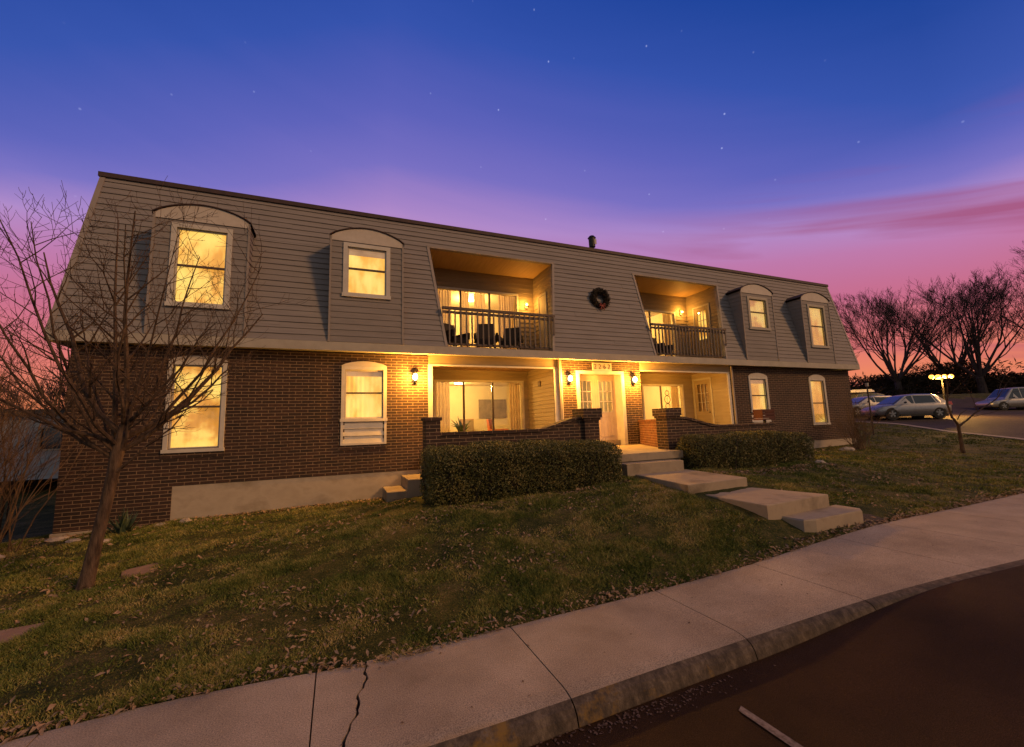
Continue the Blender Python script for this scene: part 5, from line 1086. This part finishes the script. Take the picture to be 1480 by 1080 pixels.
# rosy streaks low on the right
st_ = ramp(nt, cn.outputs[0], [(.46, (0, 0, 0)), (.62, (1, 1, 1))]); lowm = N(nt, 'ShaderNodeMapRange'); L(nt, el, lowm.inputs[0]); lowm.inputs[1].default_value = .30; lowm.inputs[2].default_value = .20
rgt = N(nt, 'ShaderNodeMapRange'); L(nt, az, rgt.inputs[0]); rgt.inputs[1].default_value = .45; rgt.inputs[2].default_value = .95
sm = math_('MULTIPLY', math_('MULTIPLY', math_('MULTIPLY', st_.outputs[0], lowm.outputs[0]), rgt.outputs[0]), .75)
mxs = N(nt, 'ShaderNodeMix', data_type='RGBA'); L(nt, sm, mxs.inputs[0]); L(nt, rp.outputs[0], mxs.inputs[6]); mxs.inputs[7].default_value = c4(lin_((158, 58, 100)))
# stars
vo = N(nt, 'ShaderNodeTexVoronoi', voronoi_dimensions='2D'); vo.inputs['Scale'].default_value = 9; sc_ = N(nt, 'ShaderNodeCombineXYZ'); L(nt, math_('MULTIPLY', az, .85), sc_.inputs[0]); L(nt, math_('MULTIPLY', el, 1.57), sc_.inputs[1]); L(nt, sc_.outputs[0], vo.inputs['Vector'])
vs = N(nt, 'ShaderNodeSeparateColor'); L(nt, vo.outputs['Color'], vs.inputs[0]); sd = N(nt, 'ShaderNodeMapRange'); L(nt, vo.outputs['Distance'], sd.inputs[0]); sd.inputs[1].default_value = .020; sd.inputs[2].default_value = .006
br_ = N(nt, 'ShaderNodeMapRange'); L(nt, vs.outputs[0], br_.inputs[0]); br_.inputs[1].default_value = .35; br_.inputs[2].default_value = 1.0; br_.inputs[4].default_value = .34
up_m = N(nt, 'ShaderNodeMapRange'); L(nt, el, up_m.inputs[0]); up_m.inputs[1].default_value = .22; up_m.inputs[2].default_value = .32
sv_ = math_('MULTIPLY', math_('MULTIPLY', sd.outputs[0], br_.outputs[0]), up_m.outputs[0])
mx4 = N(nt, 'ShaderNodeMix', data_type='RGBA', blend_type='ADD'); L(nt, sv_, mx4.inputs[0]); L(nt, mxs.outputs[2], mx4.inputs[6]); mx4.inputs[7].default_value = (.8, .85, 1, 1)
# unseen sky behind the camera made neutral and pale to light the street front
dz = math_('ABSOLUTE', math_('SUBTRACT', az, .39)); dz = math_('MINIMUM', dz, math_('SUBTRACT', 2*PI, dz))
bk_ = N(nt, 'ShaderNodeMapRange'); L(nt, dz, bk_.inputs[0]); bk_.inputs[1].default_value = 1.35; bk_.inputs[2].default_value = 2.1; bk_.clamp = True
hz_ = N(nt, 'ShaderNodeMapRange'); L(nt, el, hz_.inputs[0]); hz_.inputs[1].default_value = .85; hz_.inputs[2].default_value = .55
mx5 = N(nt, 'ShaderNodeMix', data_type='RGBA'); L(nt, math_('MULTIPLY', bk_.outputs[0], hz_.outputs[0]), mx5.inputs[0]); L(nt, mx4.outputs[2], mx5.inputs[6]); mx5.inputs[7].default_value = (.27, .245, .235, 1)
L(nt, mx5.outputs[2], bg.inputs[0]); bg.inputs[1].default_value = 1.0
sky = N(nt, 'ShaderNodeTexSky', sky_type='NISHITA'); sky.sun_disc = False; sky.sun_elevation = math.radians(2); sky.sun_rotation = SUN_AZ
bg2 = N(nt, 'ShaderNodeBackground'); L(nt, sky.outputs[0], bg2.inputs[0]); bg2.inputs[1].default_value = .02
ash = N(nt, 'ShaderNodeAddShader'); L(nt, bg.outputs[0], ash.inputs[0]); L(nt, bg2.outputs[0], ash.inputs[1]); L(nt, ash.outputs[0], out.inputs['Surface'])

sd_ = bpy.data.lights.new('sun', 'SUN'); sd_.energy = 1.55; sd_.angle = math.radians(9); sd_.color = (1, .52, .20)
so_ = bpy.data.objects.new('sun', sd_); COL.objects.link(so_)
sdir = Vector((.70*math.cos(SUN_EL), -.71*math.cos(SUN_EL), math.sin(SUN_EL))); so_.rotation_euler = sdir.to_track_quat('Z', 'Y').to_euler(); so_.location = (30, -30, 20)

vs_ = SC.view_settings; vs_.view_transform = 'Standard'; vs_.look = 'None'; vs_.exposure = 0; vs_.gamma = 1; vs_.use_curve_mapping = False
SC.cycles.use_denoising = True; SC.cycles.max_bounces = 6; SC.cycles.transparent_max_bounces = 12; SC.cycles.sample_clamp_indirect = 4; SC.cycles.caustics_reflective = False; SC.cycles.caustics_refractive = False

# ------------------------------------------------------------------ separate pieces of one part become parts of their own
def split_far(o):
    me = o.data; nv = len(me.vertices)
    if nv == 0 or nv > 20000: return
    par = list(range(nv))
    def find(a):
        while par[a] != a: par[a] = par[par[a]]; a = par[a]
        return a
    for e in me.edges:
        a, b = find(e.vertices[0]), find(e.vertices[1])
        if a != b: par[max(a, b)] = min(a, b)
    root = np.array([find(i) for i in range(nv)]); ids, isl = np.unique(root, return_inverse=True); k = len(ids)
    if k < 2 or k > 900: return
    co = np.array([v.co[:] for v in me.vertices]); lo = np.full((k, 3), 1e9); hi = -lo; np.minimum.at(lo, isl, co); np.maximum.at(hi, isl, co); size = (hi-lo).max(1)
    gap = np.maximum(0, np.maximum(lo[:, None]-hi[None], lo[None]-hi[:, None])); near = np.sqrt((gap**2).sum(2)) <= np.maximum(.02, .5*np.maximum(size[:, None], size[None]))
    lab = np.arange(k)
    while True:
        new = np.array([lab[near[i]].min() for i in range(k)])
        if (new == lab).all(): break
        lab = new
    groups = np.unique(lab)
    if len(groups) < 2 or len(groups) > 12: return
    polys = [tuple(p.vertices) for p in me.polygons]; sm = len(me.polygons) and me.polygons[0].use_smooth; pg = np.array([lab[isl[p[0]]] for p in polys])
    for gi, g_ in enumerate(groups):
        fs = [p for p, q in zip(polys, pg) if q == g_]; used = sorted({v for p in fs for v in p}); mp = {v: i for i, v in enumerate(used)}
        m2 = bpy.data.meshes.new(o.name); m2.from_pydata([tuple(co[v]) for v in used], [], [tuple(mp[v] for v in p) for p in fs]); m2.materials.append(me.materials[0])
        if sm: m2.polygons.foreach_set('use_smooth', [True]*len(m2.polygons))
        if gi == 0: o.data = m2
        else: c = o.copy(); c.data = m2; COL.objects.link(c); c.parent = o.parent
NOSPLIT = {'crown', 'branches', 'foliage', 'twigs', 'stems', 'leaves', 'wreath_foliage', 'house_number_digit', 'muntin', 'loops', 'bow', 'wheel', 'rim'}
for o in [o for o in SC.objects if o.type == 'MESH' and o.parent is not None and o.name.split('.')[0] not in NOSPLIT]: split_far(o)
